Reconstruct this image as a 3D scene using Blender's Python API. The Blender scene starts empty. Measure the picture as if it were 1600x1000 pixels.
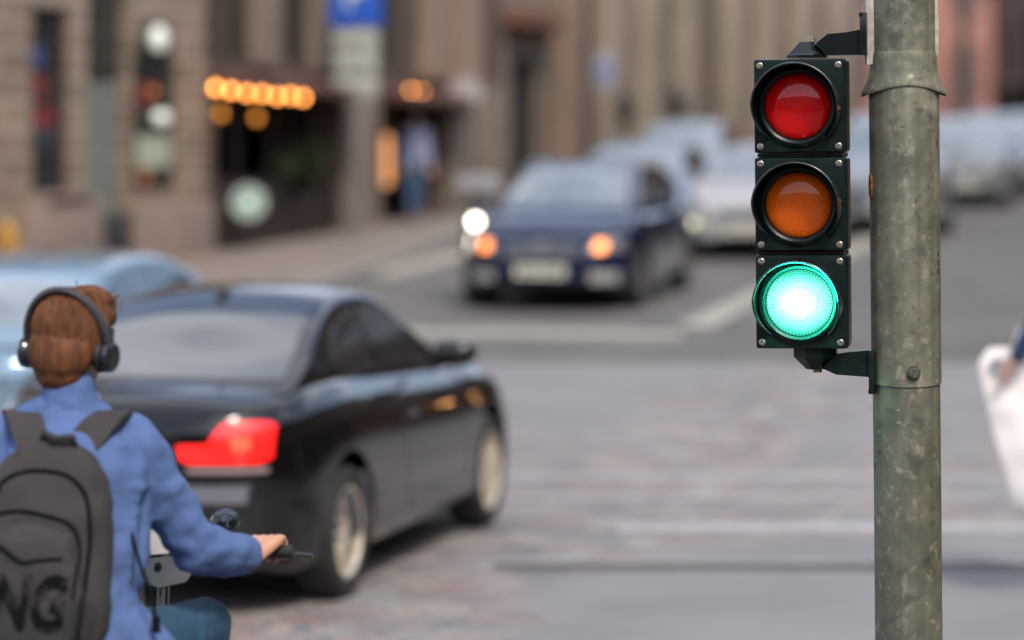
import bpy, bmesh, math, random
from mathutils import Vector, Matrix, Euler, noise
from mathutils.bvhtree import BVHTree
R = math.radians; PI = math.pi
random.seed(7)
S = bpy.context.scene
COL = S.collection

# ---------------------------------------------------------------- camera
CAM_H, FPX, HOR = 2.2, 4444.0, 230.0          # eye height, focal length and eye line in photo pixels
cd = bpy.data.cameras.new('camera'); cam = bpy.data.objects.new('camera', cd); COL.objects.link(cam)
cam.location = (0, 0, CAM_H); cam.rotation_euler = (R(90), 0, 0)
cd.sensor_width = 36; cd.lens = 36 * FPX / 1600
cd.shift_y = -(500 - HOR) / 1600
cd.clip_start = 0.1; cd.clip_end = 2000
cd.dof.use_dof = True; cd.dof.focus_distance = 7.91; cd.dof.aperture_fstop = 1.24
S.camera = cam
# ---------------------------------------------------------------- sky, sun, exposure
SUN_EL, SUN_AZ = 50, 158      # degrees; azimuth clockwise from +Y (the view direction)
w = bpy.data.worlds.new('World'); S.world = w; w.use_nodes = True
nt = w.node_tree; nt.nodes.clear()
sky = nt.nodes.new('ShaderNodeTexSky'); sky.sky_type = 'NISHITA'; sky.sun_disc = False
sky.sun_elevation = R(SUN_EL); sky.sun_rotation = R(SUN_AZ); sky.air_density = 1.0; sky.dust_density = 3.0; sky.ozone_density = 1.0
bgn = nt.nodes.new('ShaderNodeBackground'); bgn.inputs[1].default_value = 0.15
won = nt.nodes.new('ShaderNodeOutputWorld')
# broken high cloud over the blue
wtc = nt.nodes.new('ShaderNodeTexCoord'); wmp = nt.nodes.new('ShaderNodeMapping'); wmp.inputs['Scale'].default_value = (1, 1, 2.2); nt.links.new(wtc.outputs['Generated'], wmp.inputs[0])
wn = nt.nodes.new('ShaderNodeTexNoise'); wn.inputs['Scale'].default_value = 2.6; wn.inputs['Detail'].default_value = 7; nt.links.new(wmp.outputs[0], wn.inputs['Vector'])
wr = nt.nodes.new('ShaderNodeValToRGB'); wr.color_ramp.elements[0].position = .47; wr.color_ramp.elements[1].position = .63
wr.color_ramp.elements[0].color = (.06, .06, .06, 1); wr.color_ramp.elements[1].color = (.85, .85, .85, 1); nt.links.new(wn.outputs['Fac'], wr.inputs[0])
wx = nt.nodes.new('ShaderNodeMix'); wx.data_type = 'RGBA'; nt.links.new(wr.outputs[0], wx.inputs[0]); nt.links.new(sky.outputs[0], wx.inputs[6]); wx.inputs[7].default_value = (6.8, 7.0, 7.6, 1)
nt.links.new(wx.outputs[2], bgn.inputs[0]); nt.links.new(bgn.outputs[0], won.inputs[0])
sl = bpy.data.lights.new('sun', 'SUN'); sl.energy = 1.9; sl.angle = R(12); sl.color = (1, .90, .78)
so = bpy.data.objects.new('sun', sl); COL.objects.link(so)
sd = Vector((math.sin(R(SUN_AZ)) * math.cos(R(SUN_EL)), math.cos(R(SUN_AZ)) * math.cos(R(SUN_EL)), math.sin(R(SUN_EL))))
so.rotation_euler = sd.to_track_quat('Z', 'Y').to_euler(); so.location = (0, 0, 30)
S.view_settings.view_transform = 'Standard'; S.view_settings.look = 'None'
S.view_settings.exposure = 0.62; S.view_settings.gamma = 1.0; S.view_settings.use_curve_mapping = False
S.render.engine = 'CYCLES'
S.cycles.use_denoising = True; S.cycles.max_bounces = 6; S.cycles.sample_clamp_indirect = 6.0
S.cycles.use_adaptive_sampling = True; S.cycles.adaptive_threshold = 0.008
S.cycles.caustics_reflective = False; S.cycles.caustics_refractive = False

# ---------------------------------------------------------------- ground profile: flat, then uphill
GP = [(-60, 0), (17, 0), (20, .10), (24, .30), (28.7, .53), (37, .70), (49, 1.05), (90, 2.2), (300, 6)]
def g0(y):
    for (a, b), (c, d) in zip(GP, GP[1:]):
        if y <= c: return b + (d - b) * (y - a) / (c - a)
    return GP[-1][1]
def g(y):
    return sum(g0(y + k * .6) for k in (-2, -1, 0, 1, 2)) / 5
def unproj(px, py):
    lo, hi = 5, 250
    for _ in range(60):
        m = (lo + hi) / 2
        if HOR + (CAM_H - g(m)) * FPX / m > py: lo = m
        else: hi = m
    return Vector(((px - 800) / FPX * lo, lo))

# ---------------------------------------------------------------- materials
MATS = {}
def mat(name, col, rough=.6, metal=0., coat=0., var=.12, scale=6., bump=.0, bscale=40., spec=.5, emis=None, estr=0., col2=None, thr=(.35, .65), sheen=0., detail=6.):
    if name in MATS: return MATS[name]
    m = bpy.data.materials.new(name); m.use_nodes = True; MATS[name] = m
    t = m.node_tree; b = t.nodes['Principled BSDF']
    b.inputs['Roughness'].default_value = rough; b.inputs['Metallic'].default_value = metal
    b.inputs['Coat Weight'].default_value = coat; b.inputs['Coat Roughness'].default_value = .03
    b.inputs['Specular IOR Level'].default_value = spec
    b.inputs['Sheen Weight'].default_value = sheen
    tc = t.nodes.new('ShaderNodeTexCoord')
    n = t.nodes.new('ShaderNodeTexNoise'); n.inputs['Scale'].default_value = scale; n.inputs['Detail'].default_value = detail
    t.links.new(tc.outputs['Object'], n.inputs['Vector'])
    r = t.nodes.new('ShaderNodeValToRGB'); r.color_ramp.elements[0].position, r.color_ramp.elements[1].position = thr
    c = Vector(col); d = Vector(col2) if col2 else c * (1 + var)
    a = c if col2 else c * (1 - var)
    r.color_ramp.elements[0].color = (*a, 1); r.color_ramp.elements[1].color = (*d, 1)
    t.links.new(n.outputs['Fac'], r.inputs[0]); t.links.new(r.outputs[0], b.inputs['Base Color'])
    if bump:
        n2 = t.nodes.new('ShaderNodeTexNoise'); n2.inputs['Scale'].default_value = bscale; n2.inputs['Detail'].default_value = 5
        t.links.new(tc.outputs['Object'], n2.inputs['Vector'])
        bp = t.nodes.new('ShaderNodeBump'); bp.inputs['Strength'].default_value = bump; bp.inputs['Distance'].default_value = .01
        t.links.new(n2.outputs['Fac'], bp.inputs['Height']); t.links.new(bp.outputs[0], b.inputs['Normal'])
    if emis:
        b.inputs['Emission Color'].default_value = (*emis, 1); b.inputs['Emission Strength'].default_value = estr * .57
    return m

def N(t, typ, **k):
    n = t.nodes.new(typ)
    for a, v in k.items():
        if a.startswith('i_'): n.inputs[int(a[2:])].default_value = v
        else: setattr(n, a, v)
    return n
def math_n(t, op, a, b=None):
    n = t.nodes.new('ShaderNodeMath'); n.operation = op
    for i, v in enumerate((a, b)):
        if v is None: continue
        if isinstance(v, (int, float)): n.inputs[i].default_value = v
        else: t.links.new(v, n.inputs[i])
    return n.outputs[0]
def ramp(t, fac, stops, interp='LINEAR'):
    r = t.nodes.new('ShaderNodeValToRGB'); r.color_ramp.interpolation = interp
    while len(r.color_ramp.elements) < len(stops): r.color_ramp.elements.new(.5)
    for e, (p, c) in zip(r.color_ramp.elements, stops):
        e.position = p; e.color = (*c, 1) if len(c) == 3 else c
    t.links.new(fac, r.inputs[0]); return r.outputs[0]
def mix(t, fac, a, b, mode='MIX'):
    n = t.nodes.new('ShaderNodeMix'); n.data_type = 'RGBA'; n.blend_type = mode
    if isinstance(fac, (int, float)): n.inputs[0].default_value = fac
    else: t.links.new(fac, n.inputs[0])
    for i, v in ((6, a), (7, b)):
        if isinstance(v, tuple): n.inputs[i].default_value = (*v, 1)
        else: t.links.new(v, n.inputs[i])
    return n.outputs[2]

# ---------------------------------------------------------------- object helpers
def link(o, parent=None):
    COL.objects.link(o)
    if parent: o.parent = parent
    return o
def obj(name, bm, m, parent=None, smooth=True, angle=None, recalc=True):
    if recalc: bmesh.ops.recalc_face_normals(bm, faces=bm.faces[:])
    me = bpy.data.meshes.new(name); bm.to_mesh(me); bm.free()
    for mm in (m if isinstance(m, (list, tuple)) else [m]): me.materials.append(mm)
    if smooth:
        me.polygons.foreach_set('use_smooth', [True] * len(me.polygons))
        me.set_sharp_from_angle(angle=R(angle or 35))
    return link(bpy.data.objects.new(name, me), parent)
def thing(name, label, cat, loc=(0, 0, 0), rot=(0, 0, 0), group=None):
    o = bpy.data.objects.new(name, None); link(o); o.empty_display_size = .1
    o.location = loc; o.rotation_euler = rot
    o['label'] = label; o['category'] = cat
    if group: o['group'] = group
    return o
def tag(o, label, cat, group=None):
    o['label'] = label; o['category'] = cat
    if group: o['group'] = group
    return o
def structure(o): o['kind'] = 'structure'; return o
def copy_tree(o, parent=None):
    c = o.copy(); COL.objects.link(c); c.parent = parent
    for ch in [x for x in KIDS.get(o.name, [])]: copy_tree(ch, c)
    return c
KIDS = {}
def kids_index(root):
    for o in COL.objects:
        if o.parent: KIDS.setdefault(o.parent.name, [])
        if o.parent and o not in KIDS[o.parent.name]: KIDS[o.parent.name].append(o)

def box(bm, c, s, bevel=0, seg=2, M=None, mi=0):
    r = bmesh.ops.create_cube(bm, size=1)
    vs = r['verts']
    for v in vs: v.co = Vector((v.co.x * s[0], v.co.y * s[1], v.co.z * s[2]))
    fs = list({f for v in vs for f in v.link_faces})
    if bevel:
        es = list({e for v in vs for e in v.link_edges})
        rr = bmesh.ops.bevel(bm, geom=es, offset=bevel, segments=seg, affect='EDGES', profile=.6)
        vs = list({v for f in rr['faces'] for v in f.verts} | {v for v in vs if v.is_valid})
        fs = list({f for v in vs for f in v.link_faces})
    for f in fs: f.material_index = mi
    for v in vs:
        v.co = v.co + Vector(c)
        if M: v.co = M @ v.co
    return vs
def tube(bm, pts, r, seg=10, caps=True, mi=0):
    pts = [Vector(p) for p in pts]; n = len(pts)
    rs = r if isinstance(r, (list, tuple)) else [r] * n
    rings = []; up = None
    for i, p in enumerate(pts):
        d = (pts[min(i + 1, n - 1)] - pts[max(i - 1, 0)]).normalized()
        if up is None: up = d.orthogonal().normalized()
        up = (up - d * up.dot(d)).normalized(); sv = d.cross(up)
        rings.append([bm.verts.new(p + (up * math.cos(a) + sv * math.sin(a)) * rs[i]) for a in [2 * PI * k / seg for k in range(seg)]])
    for a, b in zip(rings, rings[1:]):
        for k in range(seg):
            f = bm.faces.new((a[k], a[(k + 1) % seg], b[(k + 1) % seg], b[k])); f.material_index = mi
    if caps:
        for rg in (rings[0][::-1], rings[-1]): bm.faces.new(rg).material_index = mi
    return rings
def lathe(bm, prof, M=None, seg=48, mi=0, close=False):
    """profile of (r, z) about local Z"""
    M = M or Matrix(); rings = []
    for r, z in prof:
        if r < 1e-6: rings.append([bm.verts.new(M @ Vector((0, 0, z)))])
        else: rings.append([bm.verts.new(M @ Vector((r * math.cos(2 * PI * k / seg), r * math.sin(2 * PI * k / seg), z))) for k in range(seg)])
    prs = list(zip(rings, rings[1:]))
    if close: prs.append((rings[-1], rings[0]))
    for a, b in prs:
        for k in range(seg):
            k2 = (k + 1) % seg
            if len(a) == 1 and len(b) == 1: continue
            if len(a) == 1: f = bm.faces.new((a[0], b[k2], b[k]))
            elif len(b) == 1: f = bm.faces.new((a[k], a[k2], b[0]))
            else: f = bm.faces.new((a[k], a[k2], b[k2], b[k]))
            f.material_index = mi
def prism(bm, pts, d0, d1, M=None, mi=0):
    """2D outline in XZ extruded along Y from d0 to d1"""
    M = M or Matrix()
    a = [bm.verts.new(M @ Vector((p[0], d0, p[1]))) for p in pts]; b = [bm.verts.new(M @ Vector((p[0], d1, p[1]))) for p in pts]
    bm.faces.new(a); bm.faces.new(b[::-1]); n = len(pts)
    for k in range(n): bm.faces.new((a[k], b[k], b[(k + 1) % n], a[(k + 1) % n]))
    for v in a + b:
        for f in v.link_faces: f.material_index = mi
def bevel_all(bm, off, seg=2, ang=30):
    es = [e for e in bm.edges if len(e.link_faces) == 2 and e.calc_face_angle(0) > R(ang)]
    bmesh.ops.bevel(bm, geom=es, offset=off, segments=seg, affect='EDGES', profile=.6)
def ellip(bm, c, r, M=None, sub=2):
    rr = bmesh.ops.create_icosphere(bm, subdivisions=sub, radius=1)
    if not hasattr(r, '__len__'): r = (r, r, r)
    for v in rr['verts']:
        p = Vector((v.co.x * r[0], v.co.y * r[1], v.co.z * r[2]))
        if M: p = M @ p
        v.co = p + Vector(c)
def limb(bm, p0, p1, r0, r1, n=7, flat=None, sub=2):
    p0, p1 = Vector(p0), Vector(p1)
    for k in range(n):
        t = k / (n - 1); rr = r0 + (r1 - r0) * t
        ellip(bm, p0.lerp(p1, t), (rr, rr, rr) if not flat else (rr * flat[0], rr * flat[1], rr * flat[2]), sub=sub)
def superell(bm, c, r, e=.5, M=None, nu=24, nv=16, shape=None):
    def sp(v, p): return math.copysign(abs(v) ** p, v)
    rows = []
    for i in range(nv + 1):
        ph = -PI / 2 + PI * i / nv; row = []
        for j in range(nu):
            th = 2 * PI * j / nu
            p = Vector((r[0] * sp(math.cos(ph), e) * sp(math.cos(th), e), r[1] * sp(math.cos(ph), e) * sp(math.sin(th), e), r[2] * sp(math.sin(ph), e)))
            if shape: p = shape(p)
            if M: p = M @ p
            row.append(bm.verts.new(p + Vector(c)))
        rows.append(row)
    for a, b in zip(rows, rows[1:]):
        for j in range(nu):
            bm.faces.new((a[j], a[(j + 1) % nu], b[(j + 1) % nu], b[j]))
    bmesh.ops.remove_doubles(bm, verts=[v for rw in rows for v in rw], dist=1e-5)
def evaluated(bm, mods):
    me = bpy.data.meshes.new('tmp'); bm.to_mesh(me); bm.free()
    o = bpy.data.objects.new('tmp', me); COL.objects.link(o)
    for typ, kw in mods:
        md = o.modifiers.new('m', typ)
        for k, v in kw.items(): setattr(md, k, v)
    dg = bpy.context.evaluated_depsgraph_get()
    me2 = bpy.data.meshes.new_from_object(o.evaluated_get(dg))
    bpy.data.objects.remove(o); b2 = bmesh.new(); b2.from_mesh(me2); bpy.data.meshes.remove(me2); bpy.data.meshes.remove(me)
    return b2
def blob(name, bm, m, parent, vox=.008, smooth=4, wrinkle=0, wscale=12, stretch=(1, 1, 1)):
    b = evaluated(bm, [('REMESH', dict(mode='VOXEL', voxel_size=vox)), ('SMOOTH', dict(factor=.5, iterations=smooth))])
    if wrinkle:
        b.normal_update()
        for v in b.verts:
            q = Vector((v.co.x * stretch[0], v.co.y * stretch[1], v.co.z * stretch[2])) * wscale
            v.co += v.normal * wrinkle * (noise.noise(q) + .5 * noise.noise(q * 2.3))
    return obj(name, b, m, parent, angle=80)

# ---------------------------------------------------------------- shared materials
M_asphalt = mat('asphalt', (.112, .108, .104), .85, var=.18, scale=1.3, bump=.4, bscale=60)
M_white = mat('road_paint', (.31, .29, .25), .7, var=.15, scale=3)
M_kerb = mat('kerb_stone', (.24, .225, .21), .8, bump=.2)
M_black_plastic = mat('black_plastic', (.012, .013, .015), .35, var=.2)
M_rubber = mat('rubber', (.018, .018, .018), .75)
M_chrome = mat('chrome', (.6, .6, .6), .18, 1, var=.05)
M_rim = mat('alloy_rim', (.72, .64, .52), .38, .6, var=.08)
M_glass = mat('car_glass', (.010, .014, .018), .03, spec=1, coat=1, var=.2)
M_plate = mat('number_plate', (.62, .60, .5), .5)
M_ink = mat('ink', (.03, .03, .03), .6)
M_amber = mat('amber_lamp', (.9, .3, .05), .3, emis=(1, .25, .035), estr=3.8)
M_headlamp = mat('headlamp_lit', (1, .95, .85), .3, emis=(1, .93, .8), estr=13)
M_lens = mat('clear_lens', (.2, .21, .23), .08, .2, coat=1)
M_tail = mat('tail_lamp_lit', (.6, .01, .01), .2, coat=1, emis=(1, .010, .008), estr=1.7)
M_tailhot = mat('tail_lamp_bulb', (.9, .05, .02), .2, emis=(1, .06, .03), estr=2.4)
M_taildark = mat('tail_lamp_white', (.28, .2, .2), .12, coat=1)

# ---------------------------------------------------------------- ground, road, paving
def paving_mat():
    m = bpy.data.materials.new('paving'); m.use_nodes = True; t = m.node_tree; b = t.nodes['Principled BSDF']
    tc = N(t, 'ShaderNodeTexCoord'); mp = N(t, 'ShaderNodeMapping'); mp.inputs['Rotation'].default_value = (0, 0, R(-24))
    t.links.new(tc.outputs['Object'], mp.inputs[0])
    br = N(t, 'ShaderNodeTexBrick'); br.inputs['Scale'].default_value = 1
    br.inputs['Brick Width'].default_value = .26; br.inputs['Row Height'].default_value = .14; br.inputs['Mortar Size'].default_value = .012
    br.inputs['Color1'].default_value = (.17, .135, .135, 1); br.inputs['Color2'].default_value = (.27, .265, .275, 1); br.inputs['Mortar'].default_value = (.07, .065, .06, 1)
    t.links.new(mp.outputs[0], br.inputs['Vector'])
    vo = N(t, 'ShaderNodeTexVoronoi'); vo.inputs['Scale'].default_value = 4.6; t.links.new(mp.outputs[0], vo.inputs['Vector'])
    hs = N(t, 'ShaderNodeSeparateColor'); t.links.new(vo.outputs['Color'], hs.inputs[0])
    tint = ramp(t, hs.outputs[0], [(0, (.08, .11, .13)), (.35, (.2, .17, .165)), (.6, (.30, .19, .15)), (.8, (.24, .27, .28)), (1, (.42, .33, .24))])
    cob = mix(t, .42, br.outputs[0], tint)
    n = N(t, 'ShaderNodeTexNoise'); n.inputs['Scale'].default_value = .9; n.inputs['Detail'].default_value = 6; t.links.new(tc.outputs['Object'], n.inputs['Vector'])
    smooth = ramp(t, n.outputs[0], [(.3, (.164, .156, .160)), (.7, (.214, .204, .209))])
    # the cobbled strip runs obliquely over the crossing; elsewhere the setts are worn flat
    sx = N(t, 'ShaderNodeSeparateXYZ'); t.links.new(tc.outputs['Object'], sx.inputs[0])
    n3 = N(t, 'ShaderNodeTexNoise'); n3.inputs['Scale'].default_value = .55; n3.inputs['Detail'].default_value = 4; t.links.new(tc.outputs['Object'], n3.inputs['Vector'])
    along = math_n(t, 'SUBTRACT', math_n(t, 'SUBTRACT', sx.outputs[0], math_n(t, 'MULTIPLY', math_n(t, 'SUBTRACT', sx.outputs[1], 13.4), .33)), -.75)
    dist = math_n(t, 'ADD', math_n(t, 'ABSOLUTE', along), math_n(t, 'MULTIPLY', math_n(t, 'SUBTRACT', n3.outputs[0], .5), 2.6))
    mask = ramp(t, dist, [(.62, (1, 1, 1)), (1.0, (0, 0, 0))])
    dist2 = math_n(t, 'ADD', math_n(t, 'ABSOLUTE', math_n(t, 'SUBTRACT', sx.outputs[1], 18.0)), math_n(t, 'MULTIPLY', math_n(t, 'SUBTRACT', n3.outputs[0], .5), 5.0))
    mask2 = ramp(t, math_n(t, 'MULTIPLY', dist2, .35), [(.55, (.75, .75, .75)), (.95, (.0, .0, .0))])
    mk = math_n(t, 'MAXIMUM', mask, mask2)
    c = mix(t, mk, smooth, cob)
    t.links.new(c, b.inputs['Base Color']); b.inputs['Roughness'].default_value = .6
    bp = N(t, 'ShaderNodeBump'); bp.inputs['Strength'].default_value = .5; bp.inputs['Distance'].default_value = .01
    t.links.new(br.outputs['Fac'], bp.inputs['Height']); bp.invert = True; t.links.new(bp.outputs[0], b.inputs['Normal'])
    return m
M_paving = paving_mat()
M_ground = mat('earth', (.16, .14, .12), .9, var=.15, scale=.4)
M_sidewalk = mat('sidewalk_slabs', (.195, .165, .14), .75, var=.14, scale=2.2, bump=.2)
M_gutter = mat('gutter', (.085, .078, .077), .8)
M_strip = mat('pale_sett_strip', (.33, .32, .33), .6)

def sheet(name, quad, m, dz, nu=1, kind=True):
    """bilinear patch lying on the ground profile: quad = near-left, near-right, far-right, far-left (x, y)"""
    a, b, c, d = [Vector(q[:2]) for q in quad]
    ylen = max((d - a).length, (c - b).length); nv = max(1, int(ylen / .5))
    bm = bmesh.new(); rows = []
    for j in range(nv + 1):
        l, r = a.lerp(d, j / nv), b.lerp(c, j / nv)
        rows.append([bm.verts.new((*(p := l.lerp(r, i / nu)), g(p.y) + dz)) for i in range(nu + 1)])
    for p, q in zip(rows, rows[1:]):
        for i in range(nu): bm.faces.new((p[i], p[i + 1], q[i + 1], q[i]))
    bm.normal_update()
    if bm.faces[0:1] and bm.faces[:][0].normal.z < 0: bmesh.ops.reverse_faces(bm, faces=bm.faces[:])
    o = obj(name, bm, m, recalc=False)
    return structure(o) if kind else o
def band(name, p0, p1, wdt, m, dz):
    """painted line of real width between two points on the ground"""
    p0, p1 = Vector(p0), Vector(p1); d = (p1 - p0).normalized(); n = Vector((-d.y, d.x)) * wdt / 2
    if abs(d.y) > abs(d.x):
        if d.y < 0: p0, p1 = p1, p0
        n = Vector((abs(n.x), -n.y if n.x < 0 else n.y)); n = n if n.x > 0 else -n
        return sheet(name, [p0 - n, p0 + n, p1 + n, p1 - n], m, dz)
    if d.x < 0: p0, p1 = p1, p0
    n = n if n.y > 0 else -n
    return sheet(name, [p0 - n, p1 - n, p1 + n, p0 + n], m, dz, nu=8)

sheet('ground', [(-400, -80), (400, -80), (400, 600), (-400, 600)], M_ground, -.02)
sheet('road', [(-40, -20), (60, -20), (60, 260), (-40, 260)], M_asphalt, 0)
sheet('crossing_paving', [(-14, 8), (14, 8), (14, 24.6), (-14, 24.6)], M_paving, .004, nu=1)
# joints across the crossing
sheet('gutter_strip', [(-.1, 14.76), (9, 14.76), (9, 14.98), (-.1, 14.98)], M_gutter, .008, nu=1)
sheet('gutter_strip', [(-.9, 15.02), (9, 15.02), (9, 15.1), (-.9, 15.1)], M_strip, .008)
sheet('paving_strip', [(-.3, 18.45), (9, 18.45), (9, 18.62), (-.3, 18.62)], M_strip, .008)
sheet('paving_strip', [(-.3, 17.55), (9, 17.55), (9, 17.68), (-.3, 17.68)], M_strip, .008)
sheet('paving_strip', [(.6, 16.2), (9, 16.2), (9, 16.55), (.6, 16.55)], M_strip, .008)
# painted lines
A = unproj(1065, 524); 
band('road_marking', unproj(560, 519), A, .62, M_white, .008)
band('road_marking', unproj(1085, 514), unproj(1420, 345), .36, M_white, .012)
band('road_marking', unproj(585, 433), unproj(740, 392), .5, M_white, .008)

# sidewalk with kerb along the left facades
def kx(y): return -1.8 + .13 * (y - 33.5)
def fx(y): return -3.9 + .30 * (y - 37) if y < 49.2 else -.24 + .25 * (y - 49.2)
def ribbon(name, f0, f1, y0, y1, dz, m, skirt=0, step=1.0):
    bm = bmesh.new(); L = []; y = y0
    while y <= y1 + 1e-6:
        a = bm.verts.new((f0(y), y, g(y) + dz)); b = bm.verts.new((f1(y), y, g(y) + dz))
        c = bm.verts.new((f1(y), y, g(y) + dz - skirt)) if skirt else None
        L.append((a, b, c)); y += step
    for p, q in zip(L, L[1:]):
        bm.faces.new((p[0], p[1], q[1], q[0]))
        if skirt: bm.faces.new((p[1], p[2], q[2], q[1]))
    bmesh.ops.recalc_face_normals(bm, faces=bm.faces[:])
    return structure(obj(name, bm, m, recalc=False, smooth=False))
ribbon('sidewalk', lambda y: fx(y) - 1.5, lambda y: kx(y) - .16, 20, 110, .13, M_sidewalk)
ribbon('kerb', lambda y: kx(y) - .16, kx, 20, 110, .135, M_kerb, .16)
ribbon('sidewalk', lambda y: 8.2 + .09 * y, lambda y: 6.6 + .09 * y, -10, 110, .13, M_sidewalk, .15)

# ---------------------------------------------------------------- buildings
def stone_mat(name, c1, c2, mortar, bw, bh, ms=.012, rough=.8, bump=.5):
    m = bpy.data.materials.new(name); m.use_nodes = True; t = m.node_tree; b = t.nodes['Principled BSDF']
    tc = N(t, 'ShaderNodeTexCoord'); sx = N(t, 'ShaderNodeSeparateXYZ'); t.links.new(tc.outputs['Object'], sx.inputs[0])
    cb = N(t, 'ShaderNodeCombineXYZ'); t.links.new(math_n(t, 'ADD', sx.outputs[0], sx.outputs[1]), cb.inputs[0]); t.links.new(sx.outputs[2], cb.inputs[1])
    br = N(t, 'ShaderNodeTexBrick'); br.inputs['Scale'].default_value = 1; br.inputs['Brick Width'].default_value = bw; br.inputs['Row Height'].default_value = bh
    br.inputs['Mortar Size'].default_value = ms; br.inputs['Mortar Smooth'].default_value = .3
    br.inputs['Color1'].default_value = (*c1, 1); br.inputs['Color2'].default_value = (*c2, 1); br.inputs['Mortar'].default_value = (*mortar, 1)
    t.links.new(cb.outputs[0], br.inputs['Vector'])
    n = N(t, 'ShaderNodeTexNoise'); n.inputs['Scale'].default_value = 1.4; n.inputs['Detail'].default_value = 8; t.links.new(tc.outputs['Object'], n.inputs['Vector'])
    c = mix(t, 1.0, br.outputs[0], ramp(t, n.outputs[0], [(.3, (.72, .7, .68)), (.7, (1.05, 1.05, 1.05))]), 'MULTIPLY')
    t.links.new(c, b.inputs['Base Color']); b.inputs['Roughness'].default_value = rough
    bp = N(t, 'ShaderNodeBump'); bp.invert = True; bp.inputs['Strength'].default_value = bump; bp.inputs['Distance'].default_value = .03
    t.links.new(br.outputs['Fac'], bp.inputs['Height']); t.links.new(bp.outputs[0], b.inputs['Normal'])
    return m
M_st_a = stone_mat('sandstone_blocks', (.265, .20, .15), (.20, .15, .112), (.56, .50, .41), 1.1, .30)
M_st_a2 = mat('sandstone_plinth', (.22, .17, .14), .8, var=.12, scale=2)
M_st_b = mat('brown_stone', (.075, .053, .040), .8, var=.2, scale=1.5)
M_st_b2 = mat('brown_pilaster', (.18, .138, .105), .8, var=.15, scale=1.5)
M_st_pink = mat('pinkish_stone', (.25, .175, .13), .8, var=.1, scale=1.5)
M_st_c = mat('taupe_stone', (.19, .152, .115), .8, var=.12, scale=.8)
M_st_c2 = mat('taupe_pilaster', (.27, .22, .17), .8, var=.12, scale=.8)
M_red = stone_mat('red_render', (.40, .19, .155), (.36, .17, .14), (.34, .2, .17), 2.2, .6)
M_br = stone_mat('brown_brick', (.22, .13, .09), (.18, .105, .072), (.17, .12, .09), .5, .16)
M_win = mat('window_glass', (.02, .024, .026), .06, spec=.6, var=.9, scale=1.2, col2=(.03, .03, .025))
M_win_warm = mat('shop_display', (.02, .02, .02), .3, scale=2.2, col2=(.16, .12, .10))
M_frame = mat('window_frame', (.04, .03, .024), .5)
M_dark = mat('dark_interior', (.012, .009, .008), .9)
M_cafe = mat('cafe_timber', (.022, .011, .009), .6, var=.2)
M_awn = mat('awning_canvas', (.09, .04, .032), .8)
M_door = mat('green_door', (.12, .135, .12), .4)
M_green = mat('sea_green_enamel', (.30, .46, .40), .4)
M_leaf = mat('leaf', (.05, .085, .025), .6, var=.4, scale=9)

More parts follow.
